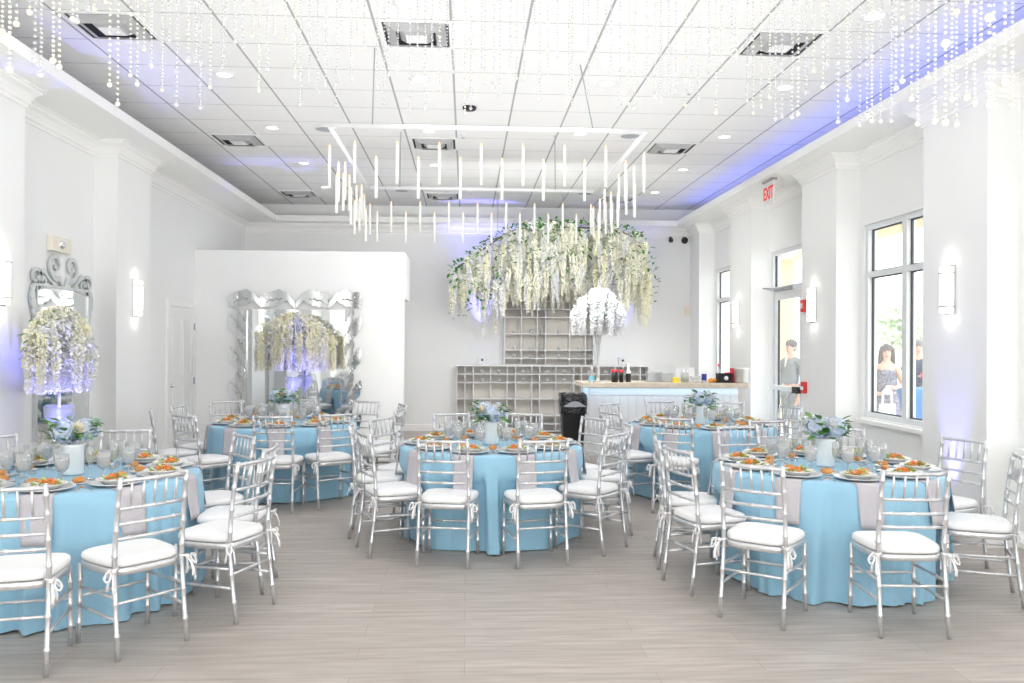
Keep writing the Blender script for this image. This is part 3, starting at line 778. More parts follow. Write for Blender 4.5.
def centrepiece(seed):
    rr = random.Random(seed); r = empty('flower_centrepiece', (0, 0, 0))
    MB().lathe([(0, .004), (.062, .003), (.068, .01), (.066, .10), (.068, .185), (.072, .20), (.068, .20), (.063, .185), (.061, .1), (.062, .012), (0, .010)], 28).build('vase', M_vase, r)
    for k in range(3):
        a = seed+k*2.1; m = MB(); floret_ball(m, (.075*math.cos(a), .075*math.sin(a), .265+.03*rr.random()), .074, rr); m.build('hydrangea', M_hyd, r)
    for k in range(4):
        a = seed*1.7+k*1.6; d = Vector((math.cos(a), math.sin(a), .9)); m = MB(); rose(m, Vector((.085*math.cos(a), .085*math.sin(a), .30)), d, .042, rr); m.build('rose', M_rose, r)
    m = MB()
    for k in range(46):
        a = rr.uniform(0, 2*PI); q = rr.uniform(.06, .13); z = .20+.15*rr.random()
        d = Vector((math.cos(a), math.sin(a), rr.uniform(-.45, .7)))
        m.leaf((q*math.cos(a), q*math.sin(a), z), d, (0, 0, 1), rr.uniform(.065, .10), rr.uniform(.045, .062), 0, .12)
    m.build('foliage', M_leaf, r)
    m = MB()
    for k in range(6):
        a = rr.uniform(0, 2*PI); d = Vector((math.cos(a), math.sin(a), rr.uniform(.1, .9))).normalized(); p0 = Vector((0, 0, .22)); L_ = rr.uniform(.17, .23)
        m.tube([p0, p0+d*L_*.5, p0+d*L_+Vector((0, 0, -.01))], .002, 4)
        for j in range(6):
            p_ = p0+d*L_*(.45+.11*j); e = Vector((rr.uniform(-1, 1), rr.uniform(-1, 1), rr.uniform(-.3, .6)))
            m.leaf(p_, e, d, rr.uniform(.03, .042), rr.uniform(.028, .036), 0, .1)
    m.build('eucalyptus', M_leaf2, r)
    return r

SETA = {-18: 'front left', 18: 'front right', -54: 'near left', 54: 'near right', -90: 'left side', 90: 'right side', -126: 'far left', 126: 'far right', -162: 'rear left', 162: 'rear right'}
SETB = {0: 'front', -36: 'front left', 36: 'front right', -72: 'near left', 72: 'near right', -108: 'far left', 108: 'far right', -144: 'rear left', 144: 'rear right', 180: 'rear'}
OFF = {1: (12, SETB), 2: (7, SETB), 3: (18, SETA), 4: (-3, SETB), 5: (-5, SETB)}
for t in (3, 5, 1, 4, 2):
    cx, cy, tn = TBL[t]
    tag(TP.get((cx, cy, 0), .3*t), 'round folding table hidden under the blue cloth of %s' % tn, 'table', 'round banquet tables')
    tag(cloth(20+t, DENT.get(t, [])).build('tablecloth', M_cloth, None, (cx, cy, 0)), 'floor length pale blue tablecloth draped over the %s' % tn, 'tablecloth', 'blue tablecloths')
    cpz = centrepiece(t*1.3+1); cpz.location = (cx, cy, ZT+.001); tag(cpz, 'blue hydrangea and cream rose centrepiece in frosted vase on %s' % tn, 'flowers', 'table centrepieces')
    off, names = OFF[t]
    for k in range(10):
        a = off+36*k
        a = (a+180) % 360-180
        ph = names[min(names, key=lambda q: abs((a-q+180) % 360-180))]
        th = math.radians(a-90)         # direction from the centre towards the seat
        def at(r_, da=0, dz=0, extra=0):
            q = th+math.radians(da); return (cx+r_*math.cos(q), cy+r_*math.sin(q), ZT+dz)
        jr = random.Random(t*100+k)
        sp = ', %s seat of %s' % (ph, tn)
        tag(PN.get(at(.582), th), 'folded grey napkin hanging over the cloth edge'+sp, 'napkin', 'grey napkins')
        tag(PC.get(at(.595, 0, .008), 0), 'clear silver charger plate'+sp, 'charger plate', 'charger plates')
        tag(PPl.get(at(.595, 0, .0135), 0), 'white salad plate on the charger'+sp, 'plate', 'salad plates')
        tag(PS.get(at(.595, 0, .0195), jr.uniform(0, 6)), 'portion of carrot and green salad on plate'+sp, 'salad', 'salads on the plates')
        tag(PBp.get(at(.405, -18, .001), 0), 'small white bread plate left of the charger'+sp, 'plate', 'bread plates')
        tag(PR.get(at(.405, -18, .006), jr.uniform(0, 6)), 'golden bread roll on small plate'+sp, 'bread roll', 'bread rolls')
        tag(PG.get(at(.365, 3+jr.uniform(-2, 2), .001), 0), 'stemmed water goblet behind the charger'+sp, 'glass', 'water goblets')
        tag(PF.get(at(.285, -5+jr.uniform(-3, 3), .001), 0), 'slim flute of pale champagne'+sp, 'glass', 'champagne flutes')
        tag(PK.get(at(.60, 16.6, .001), th-PI/2+PI), 'silver dinner knife right of the charger'+sp, 'knife', 'dinner knives')
        tag(PFk.get(at(.60, -16.6, .001), th-PI/2+PI), 'silver dinner fork left of the charger'+sp, 'fork', 'dinner forks')

# ------------------------------------------------------------------ wisteria arrangements
def strand_mesh(L_, r0, seed, m, name, dens=150, size=.02):
    rr = random.Random(seed); b = MB(); n = int(L_*dens)
    sx, sy = rr.uniform(-.04, .04), rr.uniform(-.04, .04)
    for k in range(n):
        t = (k+.5)/n; r_ = r0*(.55+.45*min(1, t*4))*(1-.72*t)*rr.uniform(.35, 1.2); a = k*2.39996+rr.uniform(-.4, .4)
        z = -L_*t; d = Vector((math.cos(a), math.sin(a), rr.uniform(-.7, .2))).normalized()
        p_ = Vector((sx*t*t+d.x*r_*.3, sy*t*t+d.y*r_*.3, z)); s_ = size*rr.uniform(.8, 1.25)*(1-.35*t)
        tt = d.orthogonal().normalized(); tt = Matrix.Rotation(rr.uniform(0, 6), 3, d) @ tt; bb = d.cross(tt)
        q = p_+d*r_*.8
        b.add([p_, q+tt*s_, q+d*s_*.7, q-tt*s_], [(0, 1, 2), (0, 2, 3)], 0)
        b.add([q-bb*s_*.8, q+d*s_*.5+tt*s_*.4, q+bb*s_*.8, q-tt*s_*.3], [(0, 1, 2, 3)], 0)
    return b.mesh(name, m)
STR = {}
for c, mm in (('cream', M_pet), ('yellow', M_pet2), ('white', M_pet3)):
    STR[c] = [strand_mesh(L_, .050, i*7+len(c), mm, 'wisteria_strand', 230, .017) for i, L_ in enumerate((.30, .42, .55, .70))]
def join_meshes(items, m3, name):
    """several strands merged: the uncounted rest"""
    b = MB(); ms = []
    for me, loc, rz, sc_ in items:
        Mx = Matrix.Translation(loc) @ Matrix.Rotation(rz, 4, 'Z') @ Matrix.Scale(sc_, 4)
        mm = me.materials[0]
        if mm not in ms: ms.append(mm)
        b.add([v.co for v in me.vertices], [tuple(p_.vertices) for p_ in me.polygons], ms.index(mm), True, Mx)
    return b.mesh(name, ms)
def arrange(root, spots, keep=100):
    """spots: (mesh, loc, rz, scale) sorted nearest first"""
    spots.sort(key=lambda q: q[1][1])
    for me, loc, rz, sc_ in spots[:keep]:
        o = obj('wisteria_strand', me, root, loc, rz); o.scale = (sc_,)*3
    if spots[keep:]:
        o = obj('wisteria_strand', join_meshes(spots[keep:], None, 'wisteria_strand'), root); o['kind'] = 'stuff'
# hanging cloud above the shelves
rr = random.Random(21)
cloud = empty('hanging_flower_cloud', (1.42, 13.75, 3.2)); tag(cloud, 'large cascading cloud of cream wisteria and greenery hanging above back shelves', 'flowers')
def top_z(u):   # outline of the top over -1..1
    pts = [(-1, 2.95), (-.8, 3.2), (-.62, 3.42), (-.42, 3.66), (-.2, 3.73), (.6, 3.73), (.8, 3.64), (.93, 3.42), (1, 3.08)]
    for (a, b), (c, d) in zip(pts, pts[1:]):
        if u <= c: return b+(d-b)*(u-a)/(c-a)
    return pts[-1][1]
spots = []; lv = MB()
for i in range(900):
    u = rr.uniform(-1, 1); v = rr.uniform(-1, 1)
    if u*u*.9+v*v*.6 > 1.2: continue
    z = top_z(u)-.25*v*v-rr.random()**1.1*(.92 if u > -.7 else .35)
    x, y = u*1.68, v*.62
    c = rr.choice(('cream', 'cream', 'cream', 'cream', 'yellow', 'white', 'white'))
    if u < -.5 and rr.random() < .5: continue; 
    if u > .72: c = rr.choice(('yellow', 'cream'))
    q = rr.choice((0, 1, 1, 2, 2)) if u > -.75 else rr.choice((0, 1, 2))
    spots.append((STR[c][q], Vector((x, y, z-3.2)), rr.uniform(0, 6), rr.uniform(.9, 1.15)))
for x, z in ((-1.16, 2.75), (-1.10, 2.72), (-1.22, 2.85), (-1.02, 2.85), (-1.12, 2.40), (-.92, 2.72), (-1.06, 2.52)):
    spots.append((STR['white'][3], Vector((x, -.1+rr.uniform(-.2, .2), z-3.2)), rr.uniform(0, 6), 1.))
arrange(cloud, spots)
for i in range(820):
    u = rr.uniform(-1, 1); v = rr.uniform(-1, 1); z = top_z(u)-.25*v*v-.05
    if rr.random() < .55: z -= rr.random()*.9; v = -abs(v)-.12
    d = Vector((rr.uniform(-1, 1), rr.uniform(-1, 1)-.4, rr.uniform(-.6, .5)))
    lv.leaf((u*1.7, v*.62-.03, z-3.2+rr.uniform(-.03, .05)), d, (0, 0, 1), rr.uniform(.075, .115), rr.uniform(.04, .058), 0, .15)
lv.build('foliage', M_leaf, cloud)['kind'] = 'stuff'
fr = MB()
for k in range(9):
    u = -.9+1.8*k/8; fr.tube([(u*1.6, -.5, top_z(u)-3.45), (u*1.6, 0, top_z(u)-3.33), (u*1.6, .5, top_z(u)-3.45)], .012, 6)
fr.tube([(-.95*1.68+1.68*1.9*k/16, 0, top_z(-.95+1.9*k/16)-3.33) for k in range(17)], .014, 6)
fr.build('branch_frame', mat('branch_brown', rgb(120, 105, 85), .8), cloud)
for x in (-.9, .2, 1.1):
    MB().tube([(x, 0, top_z(x/1.68)-3.24), (x, 0, ZC-3.2)], .005, 5).build('wire', M_greyp, cloud)

# flower trees on stands
def flower_tree(loc, label, W, D, zt, zb, cols_, stand, seed, n=75, leafy=40):
    rr = random.Random(seed); r = empty('flower_tree', loc); tag(r, label, 'flowers', 'cascading flower trees')
    stand(r)
    sp = []; H_ = zt-zb
    for i in range(n):
        a = rr.uniform(0, 2*PI); q = rr.random()**.55
        x, y = q*W*math.cos(a), q*D*math.sin(a); z = zt-.10-(zt-zb)*.42*q**2.4
        room_ = z-zb; c = rr.choice(cols_)
        me = STR[c][1]; s_ = max(.5, min(1.25, room_*rr.uniform(.55, .95)/.42))
        sp.append((me, Vector((x, y, z)), rr.uniform(0, 6), s_))
        if room_ > .5: sp.append((STR[c][1], Vector((x*1.03, y*1.03, z-room_*.45)), rr.uniform(0, 6), max(.5, min(1.1, room_*.5/.42))))
    arrange(r, sp)
    m = MB()
    for i in range(leafy):
        a = rr.uniform(0, 2*PI); q = rr.random()**.5; z = zt-.07-(zt-zb)*.42*q**2.4
        m.leaf((q*W*math.cos(a), q*D*math.sin(a), z+rr.uniform(-.25, .03)), (math.cos(a), math.sin(a), rr.uniform(-.8, .4)), (0, 0, 1), rr.uniform(.04, .07), .03, 0, .15)
    m.build('foliage', M_leaf, r)
    br = MB()
    for k in range(10):
        a = 2*PI*k/10; br.tube([(0, 0, zb+.1), (W*.35*math.cos(a), D*.35*math.sin(a), zt-.16), (W*.8*math.cos(a), D*.8*math.sin(a), zt-.10-H_*.26)], .008, 5)
    br.build('branches', M_white, r)
    return r
def urn_stand(zt):
    def f(r):
        MB().lathe([(0, 0), (.17, 0), (.17, .02), (.10, .04), (.04, .07), (.03, .12), (.05, .18), (.03, .24), (.025, zt*.45), (.045, zt*.5), (.025, zt*.55), (.022, zt-.28), (.05, zt-.26), (.035, zt-.22), (.07, zt-.17), (.115, zt-.10), (.12, zt-.02), (.10, zt), (.085, zt), (.10, zt-.05), (.06, zt-.14), (0, zt-.17)], 22).build('urn_stand', M_acryl, r)
        MB().tube([(0, 0, zt-.18), (0, 0, zt+.25)], .014, 8).build('stem', M_white, r)
    return f
flower_tree((-3.47, 7.17, 0), 'cream flower tree with blue glow on glass urn before left mirror', .22, .46, 2.03, 1.16, ('cream', 'cream', 'yellow', 'white'), urn_stand(1.08), 31, 95)
flower_tree((-2.50, 11.95, 0), 'pale yellow flower tree with blue glow before the partition mirror', .60, .36, 2.17, 1.18, ('yellow', 'yellow', 'cream', 'white'), urn_stand(1.12), 32, 80, 14)
def trumpet(r):
    MB().lathe([(0, 0), (.075, 0), (.078, .012), (.03, .03), (.022, .08), (.02, .3), (.03, .5), (.055, .66), (.07, .70), (.062, .70), (.026, .5), (.014, .3), (0, .1)], 20).build('trumpet_vase', M_acryl, r)
flower_tree((1.84, 11.30, 1.10), 'white flower tree on slim clear trumpet vase on the bar', .38, .34, 1.41, .62, ('white',), trumpet, 33, 60, 26)

# ------------------------------------------------------------------ ornate mirrors
def plate(m, outline, y0=-.03, y1=-.008):
    """flat cut-out plate, outline in (x, z)"""
    n = len(outline)
    cxm = sum(p_[0] for p_ in outline)/n; czm = sum(p_[1] for p_ in outline)/n
    vs = [(x, y0, z) for x, z in outline]+[(x, y1, z) for x, z in outline]
    m.add(vs, [tuple(range(n)), tuple(range(2*n-1, n-1, -1))]+[((k+1) % n, k, n+k, n+(k+1) % n) for k in range(n)], 0, False)
def ribbon(m, pts, wid, y0=-.03):
    """flat ribbon along (x, z) points with its own thickness"""
    L_ = []; R_ = []
    for i, p_ in enumerate(pts):
        a = Vector(pts[max(0, i-1)]); b = Vector(pts[min(len(pts)-1, i+1)]); t = (b-a).normalized(); nn = Vector((-t.y, t.x))
        L_.append(Vector(p_)+nn*wid[i]); R_.append(Vector(p_)-nn*wid[i])
    n = len(pts)
    vs = [(v.x, y0, v.y) for v in L_]+[(v.x, y0, v.y) for v in R_]+[(v.x, -.006, v.y) for v in L_]+[(v.x, -.006, v.y) for v in R_]
    fs = []
    for i in range(n-1): fs += [(i, i+1, n+i+1, n+i), (2*n+i, 2*n+i+1, i+1, i), (n+i, n+i+1, 3*n+i+1, 3*n+i)]
    fs += [(0, n, 3*n, 2*n), (n-1, 3*n-1, 4*n-1, 2*n-1)]
    m.add(vs, fs, 0, False)
def scroll(m, cx, cz, r0, turns, a0, sgn, tail=None, th=.02, y=-.03):
    pts = []; rad = []; n = 26
    for k in range(n+1):
        t = k/n; a = a0+sgn*turns*2*PI*t; q = r0*(1-.80*t); pts.append((cx+q*math.cos(a), cz+q*math.sin(a))); rad.append(th*(1.1-.6*t))
    if tail:
        p0 = Vector(pts[0]); tt = [Vector(tail).lerp(p0, j/5) for j in range(5)]
        pts = [tuple(v) for v in tt]+pts; rad = [th*(.35+.65*j/5) for j in range(5)]+rad
    ribbon(m, pts, rad, y)
    cx2, cz2 = pts[-1]; plate(m, [(cx2+th*1.1*math.cos(k*PI/6), cz2+th*1.1*math.sin(k*PI/6)) for k in range(12)], y-.004)
def plume(m, p0, p1, p2, p3, W, y=-.03, lob=5):
    """leafy curved plume along a bezier, with a lobed edge"""
    pts = []; wd = []; n = 36
    P0, P1, P2, P3 = (Vector(p_) for p_ in (p0, p1, p2, p3))
    for k in range(n+1):
        t = k/n; q = 1-t; pts.append(tuple(P0*q**3+P1*3*q*q*t+P2*3*q*t*t+P3*t**3))
        wd.append(W*(math.sin(PI*min(1, t*.92+.04))**.8)*(.62+.38*abs(math.sin(lob*PI*t)))+.003)
    ribbon(m, pts, wd, y)
def mirror(loc, rz, W, z0, z1, side, top, label, crest):
    r = empty('ornate_mirror', loc, rz); tag(r, label, 'mirror', 'ornate silver mirrors')
    MB().box(-W/2, W/2, -.02, -.004, z0, z1).build('mirror_glass', M_mirror, r)
    f = MB(); t = .028
    f.box(-W/2-t, -W/2, -.035, 0, z0, z1+t); f.box(W/2, W/2+t, -.035, 0, z0, z1+t); f.box(-W/2, W/2, -.035, 0, z1, z1+t); f.box(-W/2-t, W/2+t, -.035, 0, z0-t, z0)
    f.build('frame', M_leafs if crest else M_mirfr, r)
    def sc_(fn):
        m = MB(); fn(m); m.build('scrollwork', M_leafs if crest else M_mirfr, r)
    if side:
        n = 4; h = (z1-z0)/n
        for sx in (-1, 1):
            for k in range(n):
                zc = z0+h*(k+.5); x = sx*(W/2+t+side*.40)
                def one(m, x=x, zc=zc, sx=sx):
                    o_ = x-sx*side*.40; e_ = x+sx*side*.45
                    plume(m, (o_+sx*.01, zc-h*.55), (o_, zc-h*.1), (e_, zc-h*.25), (e_, zc+h*.40), side*.21, -.030)
                    plume(m, (o_+sx*.02, zc-h*.2), (o_, zc+h*.2), (x, zc+h*.2), (x+sx*side*.05, zc+h*.62), side*.16, -.036, 4)
                    scroll(m, x+sx*side*.20, zc+h*.12, side*.24, 1.15, PI/2, -sx, None, .022, -.042)
                    scroll(m, x-sx*side*.12, zc-h*.30, side*.24, 1.15, -PI/2, -sx, None, .022, -.046)
                sc_(one)
    if top:
        n = 4; L_ = (W+2*side)/n
        for k in range(n):
            xc = -W/2-side+L_*(k+.5); sg = -1 if xc < 0 else 1; zc = z1+t+top*.42
            def one(m, xc=xc, zc=zc, sg=sg):
                b_ = z1+t+.01; a_ = xc-sg*L_*.5; c_ = xc+sg*L_*.5
                plume(m, (a_, b_+.02), (a_+sg*L_*.3, b_+top*1.0), (c_-sg*L_*.3, b_+top*.9), (c_, b_+top*.25), top*.24, -.030)
                plume(m, (c_, b_+.03), (c_-sg*L_*.2, b_+top*.3), (a_+sg*L_*.5, b_+top*.2), (a_+sg*L_*.25, b_+top*.55), top*.17, -.036, 4)
                scroll(m, c_-sg*L_*.12, b_+top*.62, top*.24, 1.15, PI, -sg, None, .024, -.042)
            sc_(one)
    if crest:
        zt = z1+t
        for sg in (-1, 1):
            def one(m, sg=sg):
                scroll(m, sg*.16, zt+.20, .14, 1.2, -PI/2-sg*.5, sg, (sg*.02, zt-.02), .024)
                scroll(m, sg*.40, zt+.04, .085, 1.2, PI/2, -sg, (sg*.16, zt-.02), .020)
                scroll(m, sg*(W/2+.02), zt+.06, .11, 1.2, -PI/2, -sg, (sg*(W/2-.3), zt-.02), .020)
                plume(m, (sg*(W/2+.03), zt), (sg*(W/2+.16), zt-.12), (sg*(W/2-.02), zt-.22), (sg*(W/2+.05), zt-.45), .045)
            sc_(one)
    return r
mirror((-2.56, 12.40, 0), 0, 1.42, .12, 2.09, .27, .29, 'wide mirror with leafy silver scroll frame on the partition', False)
mirror((XL, 8.40, 0), PI/2, 1.02, .12, 2.14, .0, .0, 'tall mirror with looping silver crest on the left wall', True)

# ------------------------------------------------------------------ back shelves
def shelf(label, x0, x1, z0, z1, xs, zs, y0=14.83, y1=YB-.004):
    r = empty('cube_shelf', ((x0+x1)/2, y1, z0)); tag(r, label, 'shelf', 'white cube shelving')
    ox, oz = (x0+x1)/2, z0; t = .016
    MB().box(x0-ox, x1-ox, -.012, 0, 0, z1-z0).build('back_panel', mat('pale_shelf_back', rgb(236, 231, 222), .7), r)
    for x in xs: MB().box(x-ox-t/2, x-ox+t/2, y0-y1, -.012, 0, z1-z0).build('upright', M_white, r)
    for z in zs: MB().box(x0-ox, x1-ox, y0-y1+.002, -.012, z-oz-t/2, z-oz+t/2).build('board', M_white, r)
    return r
lx = [-.18+.172*k for k in range(0)]
X0 = -.17
cw = [.15, .15, .32, .30, .15, .30, .14, .30, .33, .14, .32, .30, .15, .32, .15]
xs = [X0]
for c in cw: xs.append(xs[-1]+c)
shelf('low white cube shelf along the foot of back wall', xs[0], xs[-1], .02, 1.225, xs, [.03, .16, .31, .615, .91, 1.065, 1.217])
ux = [.70, 1.0, 1.29, 1.445, 1.89, 2.18, 2.33]
shelf('upper white cube shelf standing below the flower cloud', ux[0], ux[-1], 1.227, 2.62, ux, [1.235, 1.355, 1.51, 1.805, 2.11, 2.26, 2.40, 2.612])
vg = single('votive_glass', MB().lathe([(0, .002), (.026, .002), (.032, .07), (.030, .07), (.024, .008), (0, .008)], 12), glassmat('white_votive', (1, 1, 1, 1), .1, .4, .2, haze=.85))
for zi, z in ((1.074, 'second shelf from top'), (.919, 'third shelf from top')):
    for i in range(len(xs)-1):
        if cw[i] > .2: tag(vg.get(((xs[i]+xs[i+1])/2, 14.93, zi)), 'small clear votive glass on low cube shelf, %s, %s cell from left' % (z, NTH[i]), 'glass', 'votive glasses on low shelf, '+z)
for zi, z in ((1.364, 'lowest free board'), (1.519, 'second board'), (1.814, 'middle board')):
    for i in range(len(ux)-1):
        tag(vg.get(((ux[i]+ux[i+1])/2+.03, 14.93, zi)), 'small clear votive glass on upper cube shelf, %s, %s cell from left' % (z, NTH[i]), 'glass', 'votive glasses on upper shelf, '+z)
def uplight(loc, label, col):
    r = empty('uplight', loc); tag(r, label, 'light', 'uplights')
    bevel(MB().box(-.055, .055, -.055, .055, .012, .16).build('housing', M_white, r), .008)
    MB().lathe([(0, .012), (.02, .012), (.02, 0), (0, 0)], 10, M=Matrix.Translation((.02, -.056, .10)) @ Matrix.Rotation(PI/2, 4, 'X')).build('knob', M_black, r)
    MB().box(-.06, .06, -.03, .03, 0, .012).build('foot', M_white, r)
    MB().lathe([(.045, .161), (0, .163)], 14).build('lens', mat('blue_lens', rgb(180, 180, 255), .3, emis=(.3, .3, 1, 1), estr=2), r)
uplight((.27, 14.93, 1.226), 'white uplight with black knob on low shelf, left of upper shelf', 'b')
uplight((2.86, 14.93, 1.226), 'white uplight with black knob on low shelf behind the bar', 'b')
uplight((4.05, 6.80, 0), 'white uplight on floor at foot of right wall pilaster', 'b')
uplight((-3.22, 6.78, 0), 'white uplight on floor behind flower tree by left mirror', 'b')
uplight((-2.30, 11.55, 0), 'white uplight on floor before partition flower tree', 'b')

# ------------------------------------------------------------------ bar
bar = empty('bar_counter', (2.72, 11.35, 0)); tag(bar, 'white panelled bar counter with pale wood top before back wall', 'bar')
b = MB(); x0, x1 = 1.68-2.72, 3.76-2.72; y0, y1 = 11.10-11.35, .33
b.box(x0, x1, y0, y1, .08, 1.035)
bar_body = b.build('body', M_white, bar)
MB().box(x0+.03, x1-.03, y0+.05, y1-.03, 0, .08).build('plinth', M_trim, bar)
b = MB(); nb = 19
for k in range(nb):
    xa = x0+(x1-x0)*k/nb; b.box(xa+.003, xa+(x1-x0)/nb-.003, y0-.012, y0, .10, .92)
b.build('board_front', M_white, bar)
MB().box(x0, x1, y0-.018, y0, .925, 1.035).build('top_band', M_white, bar)
bevel(MB().box(1.57-2.72, 3.86-2.72, -.40, .36, 1.036, 1.10).build('counter_top', M_wood, bar), .005)
def cyl(name, prof, m, loc, label, cat, parts=(), group=None, n=16):
    r = empty(name, loc); tag(r, label, cat, group)
    for i, (pn, pf, pm) in enumerate([(prof[0], prof[1], m)]+list(parts)): MB().lathe(pf, n).build(pn, pm, r)
    return r
ZB = 1.101
M_bluel = mat('blue_label', rgb(60, 70, 170), .5); M_cyan = mat('cyan_label', rgb(120, 200, 225), .5); M_yel = mat('yellow_box', rgb(245, 225, 60), .5); M_redc = mat('red_cap', rgb(225, 50, 60), .4); M_or = mat('orange_peel', rgb(240, 165, 60), .5)
cyl('bottle', ('glass', [(0, 0), (.035, 0), (.036, .10), (.014, .15), (.013, .19), (0, .19)]), M_acryl, (1.72, 11.10, ZB), 'clear bottle with pale blue label at left end of bar', 'bottle', [('label_band', [(.0365, .02), (.0365, .085)], M_cyan), ('cap', [(.015, .185), (.015, .205), (0, .205)], M_white)])
cyl('mixer_can', ('body', [(0, 0), (.045, 0), (.045, .14), (0, .14)]), M_black, (2.04, 11.12, ZB), 'black canister with bright red lid on the bar', 'canister', [('lid', [(.046, .14), (.046, .175), (0, .175)], M_redc)])
cyl('mixer_can', ('body', [(0, 0), (.030, 0), (.030, .135), (0, .135)]), M_black, (2.145, 11.18, ZB), 'slim black canister with dull red lid beside larger one on bar', 'canister', [('lid', [(.031, .135), (.031, .17), (0, .17)], M_redc)])
cyl('bottle', ('body', [(0, 0), (.034, 0), (.034, .14), (.030, .15), (.018, .17), (.016, .26), (0, .26)]), M_white, (2.235, 11.14, ZB), 'white necked bottle with black sleeve beside the canisters on bar', 'bottle', [('sleeve', [(.036, .005), (.036, .12)], M_black)])
for i, (x, w_, h, l) in enumerate(((2.62, .10, .13, 'left of its pair'), (2.76, .12, .12, 'right of its pair'))):
    r = empty('acrylic_dispenser', (x, 11.25, ZB)); tag(r, 'low clear acrylic dispenser box on the bar, %s' % l, 'box', 'clear boxes on the bar')
    q = MB(); q.box(-w_, w_, -.07, -.064, 0, h); q.box(-w_, w_, .064, .07, 0, h); q.box(-w_, -w_+.006, -.07, .07, 0, h); q.box(w_-.006, w_, -.07, .07, 0, h); q.box(-w_, w_, -.07, .07, 0, .006); q.build('box_walls', M_acryl, r)
    MB().box(-w_-.004, w_+.004, -.074, .074, h, h+.008).build('lid', M_acryl, r)
tag(bevel(MB().box(-.042, .042, -.03, .03, 0, .07).build('tea_box', M_yel, None, (2.88, 11.06, ZB)), .003), 'small bright yellow box on the bar', 'box')
cyl('glass_jar', ('glass', [(0, 0), (.05, 0), (.055, .02), (.055, .12), (.045, .14), (.043, .14), (.05, .12), (.05, .02), (0, .01)]), M_acryl, (3.02, 11.12, ZB), 'clear jar with green limes on bar right of yellow box', 'jar', [('limes', [(0, .012), (.045, .015), (.047, .05), (.03, .07), (0, .075)], mat('lime', rgb(160, 180, 120), .5)), ('lid', [(.05, .14), (.05, .155), (.012, .16), (.012, .185), (0, .185)], M_chrome)])
cyl('glass_bowl', ('glass', [(0, 0), (.04, 0), (.075, .05), (.085, .09), (.082, .09), (.07, .05), (0, .012)]), M_acryl, (3.17, 11.10, ZB), 'low clear glass bowl on the bar beside the lime jar', 'bowl')
cyl('bottle', ('body', [(0, 0), (.035, 0), (.035, .19), (.02, .21), (0, .21)]), M_white, (3.29, 11.12, ZB), 'tall white bottle with dark blue label on the bar', 'bottle', [('label_band', [(.0355, .03), (.0355, .12)], M_bluel)])
for i, (x, y, l) in enumerate(((3.36, 11.06, 'left'), (3.43, 11.09, 'middle'), (3.395, 11.14, 'rear'))):
    tag(MB().ball((0, 0, .03), .033, 10, 8, sq=(1, 1, .92)).build('orange', M_or, None, (x, y, ZB)), 'orange fruit on the bar beside black caddy, %s of three' % l, 'fruit', 'oranges on the bar')
r = empty('bar_caddy', (3.56, 11.08, ZB)); tag(r, 'black bar caddy box with white emblem on the bar', 'caddy')
q = MB(); q.box(-.10, .10, -.06, -.055, 0, .13); q.box(-.10, .10, .055, .06, 0, .13); q.box(-.10, -.095, -.06, .06, 0, .13); q.box(.095, .10, -.06, .06, 0, .13); q.box(-.10, .10, -.06, .06, 0, .005); q.box(-.003, .003, -.06, .06, 0, .13)
q.build('box_walls', M_black, r); MB().lathe([(0, .001), (.03, .001), (.03, 0)], 14, M=Matrix.Translation((.01, -.0605, .065)) @ Matrix.Rotation(PI/2, 4, 'X')).build('emblem', M_white, r)
q = MB()
for k in range(5): q.box(.02+.012*k, .028+.012*k, -.045, .045, .006, .145)
q.build('napkins', M_redc, r)
cyl('bottle', ('glass', [(0, 0), (.035, 0), (.036, .12), (.014, .18), (.013, .235), (0, .235)]), M_acryl, (3.53, 11.22, ZB), 'clear bottle with bright red cap behind black bar caddy', 'bottle', [('cap', [(.018, .225), (.018, .255), (0, .255)], M_redc)])
for i, (x, c, l) in enumerate(((3.685, M_redc, 'red'), (3.715, M_bluel, 'blue'))):
    tag(bevel(MB().box(-.012, .012, -.06, .06, 0, .20-.02*i).build('drink_carton', c, None, (x, 11.12, ZB)), .002), 'slim %s carton on bar left of silver ice bucket' % l, 'carton')
cyl('ice_bucket', ('body', [(0, .004), (.085, .004), (.088, .01), (.10, .19), (.105, .205), (.10, .207), (.096, .195), (.083, .02), (0, .02)]), mat('brushed_steel', rgb(225, 222, 216), .35, .6), (3.785, 11.04, ZB), 'silver steel ice bucket at right end of the bar', 'bucket', n=28)
tag(bevel(MB().box(-.13, .13, -.01, .0, 0, .2).build('menu_card', M_white, None, (3.08, 11.33, ZB)), .001), 'white upright card standing on bar behind the lime jar', 'card')
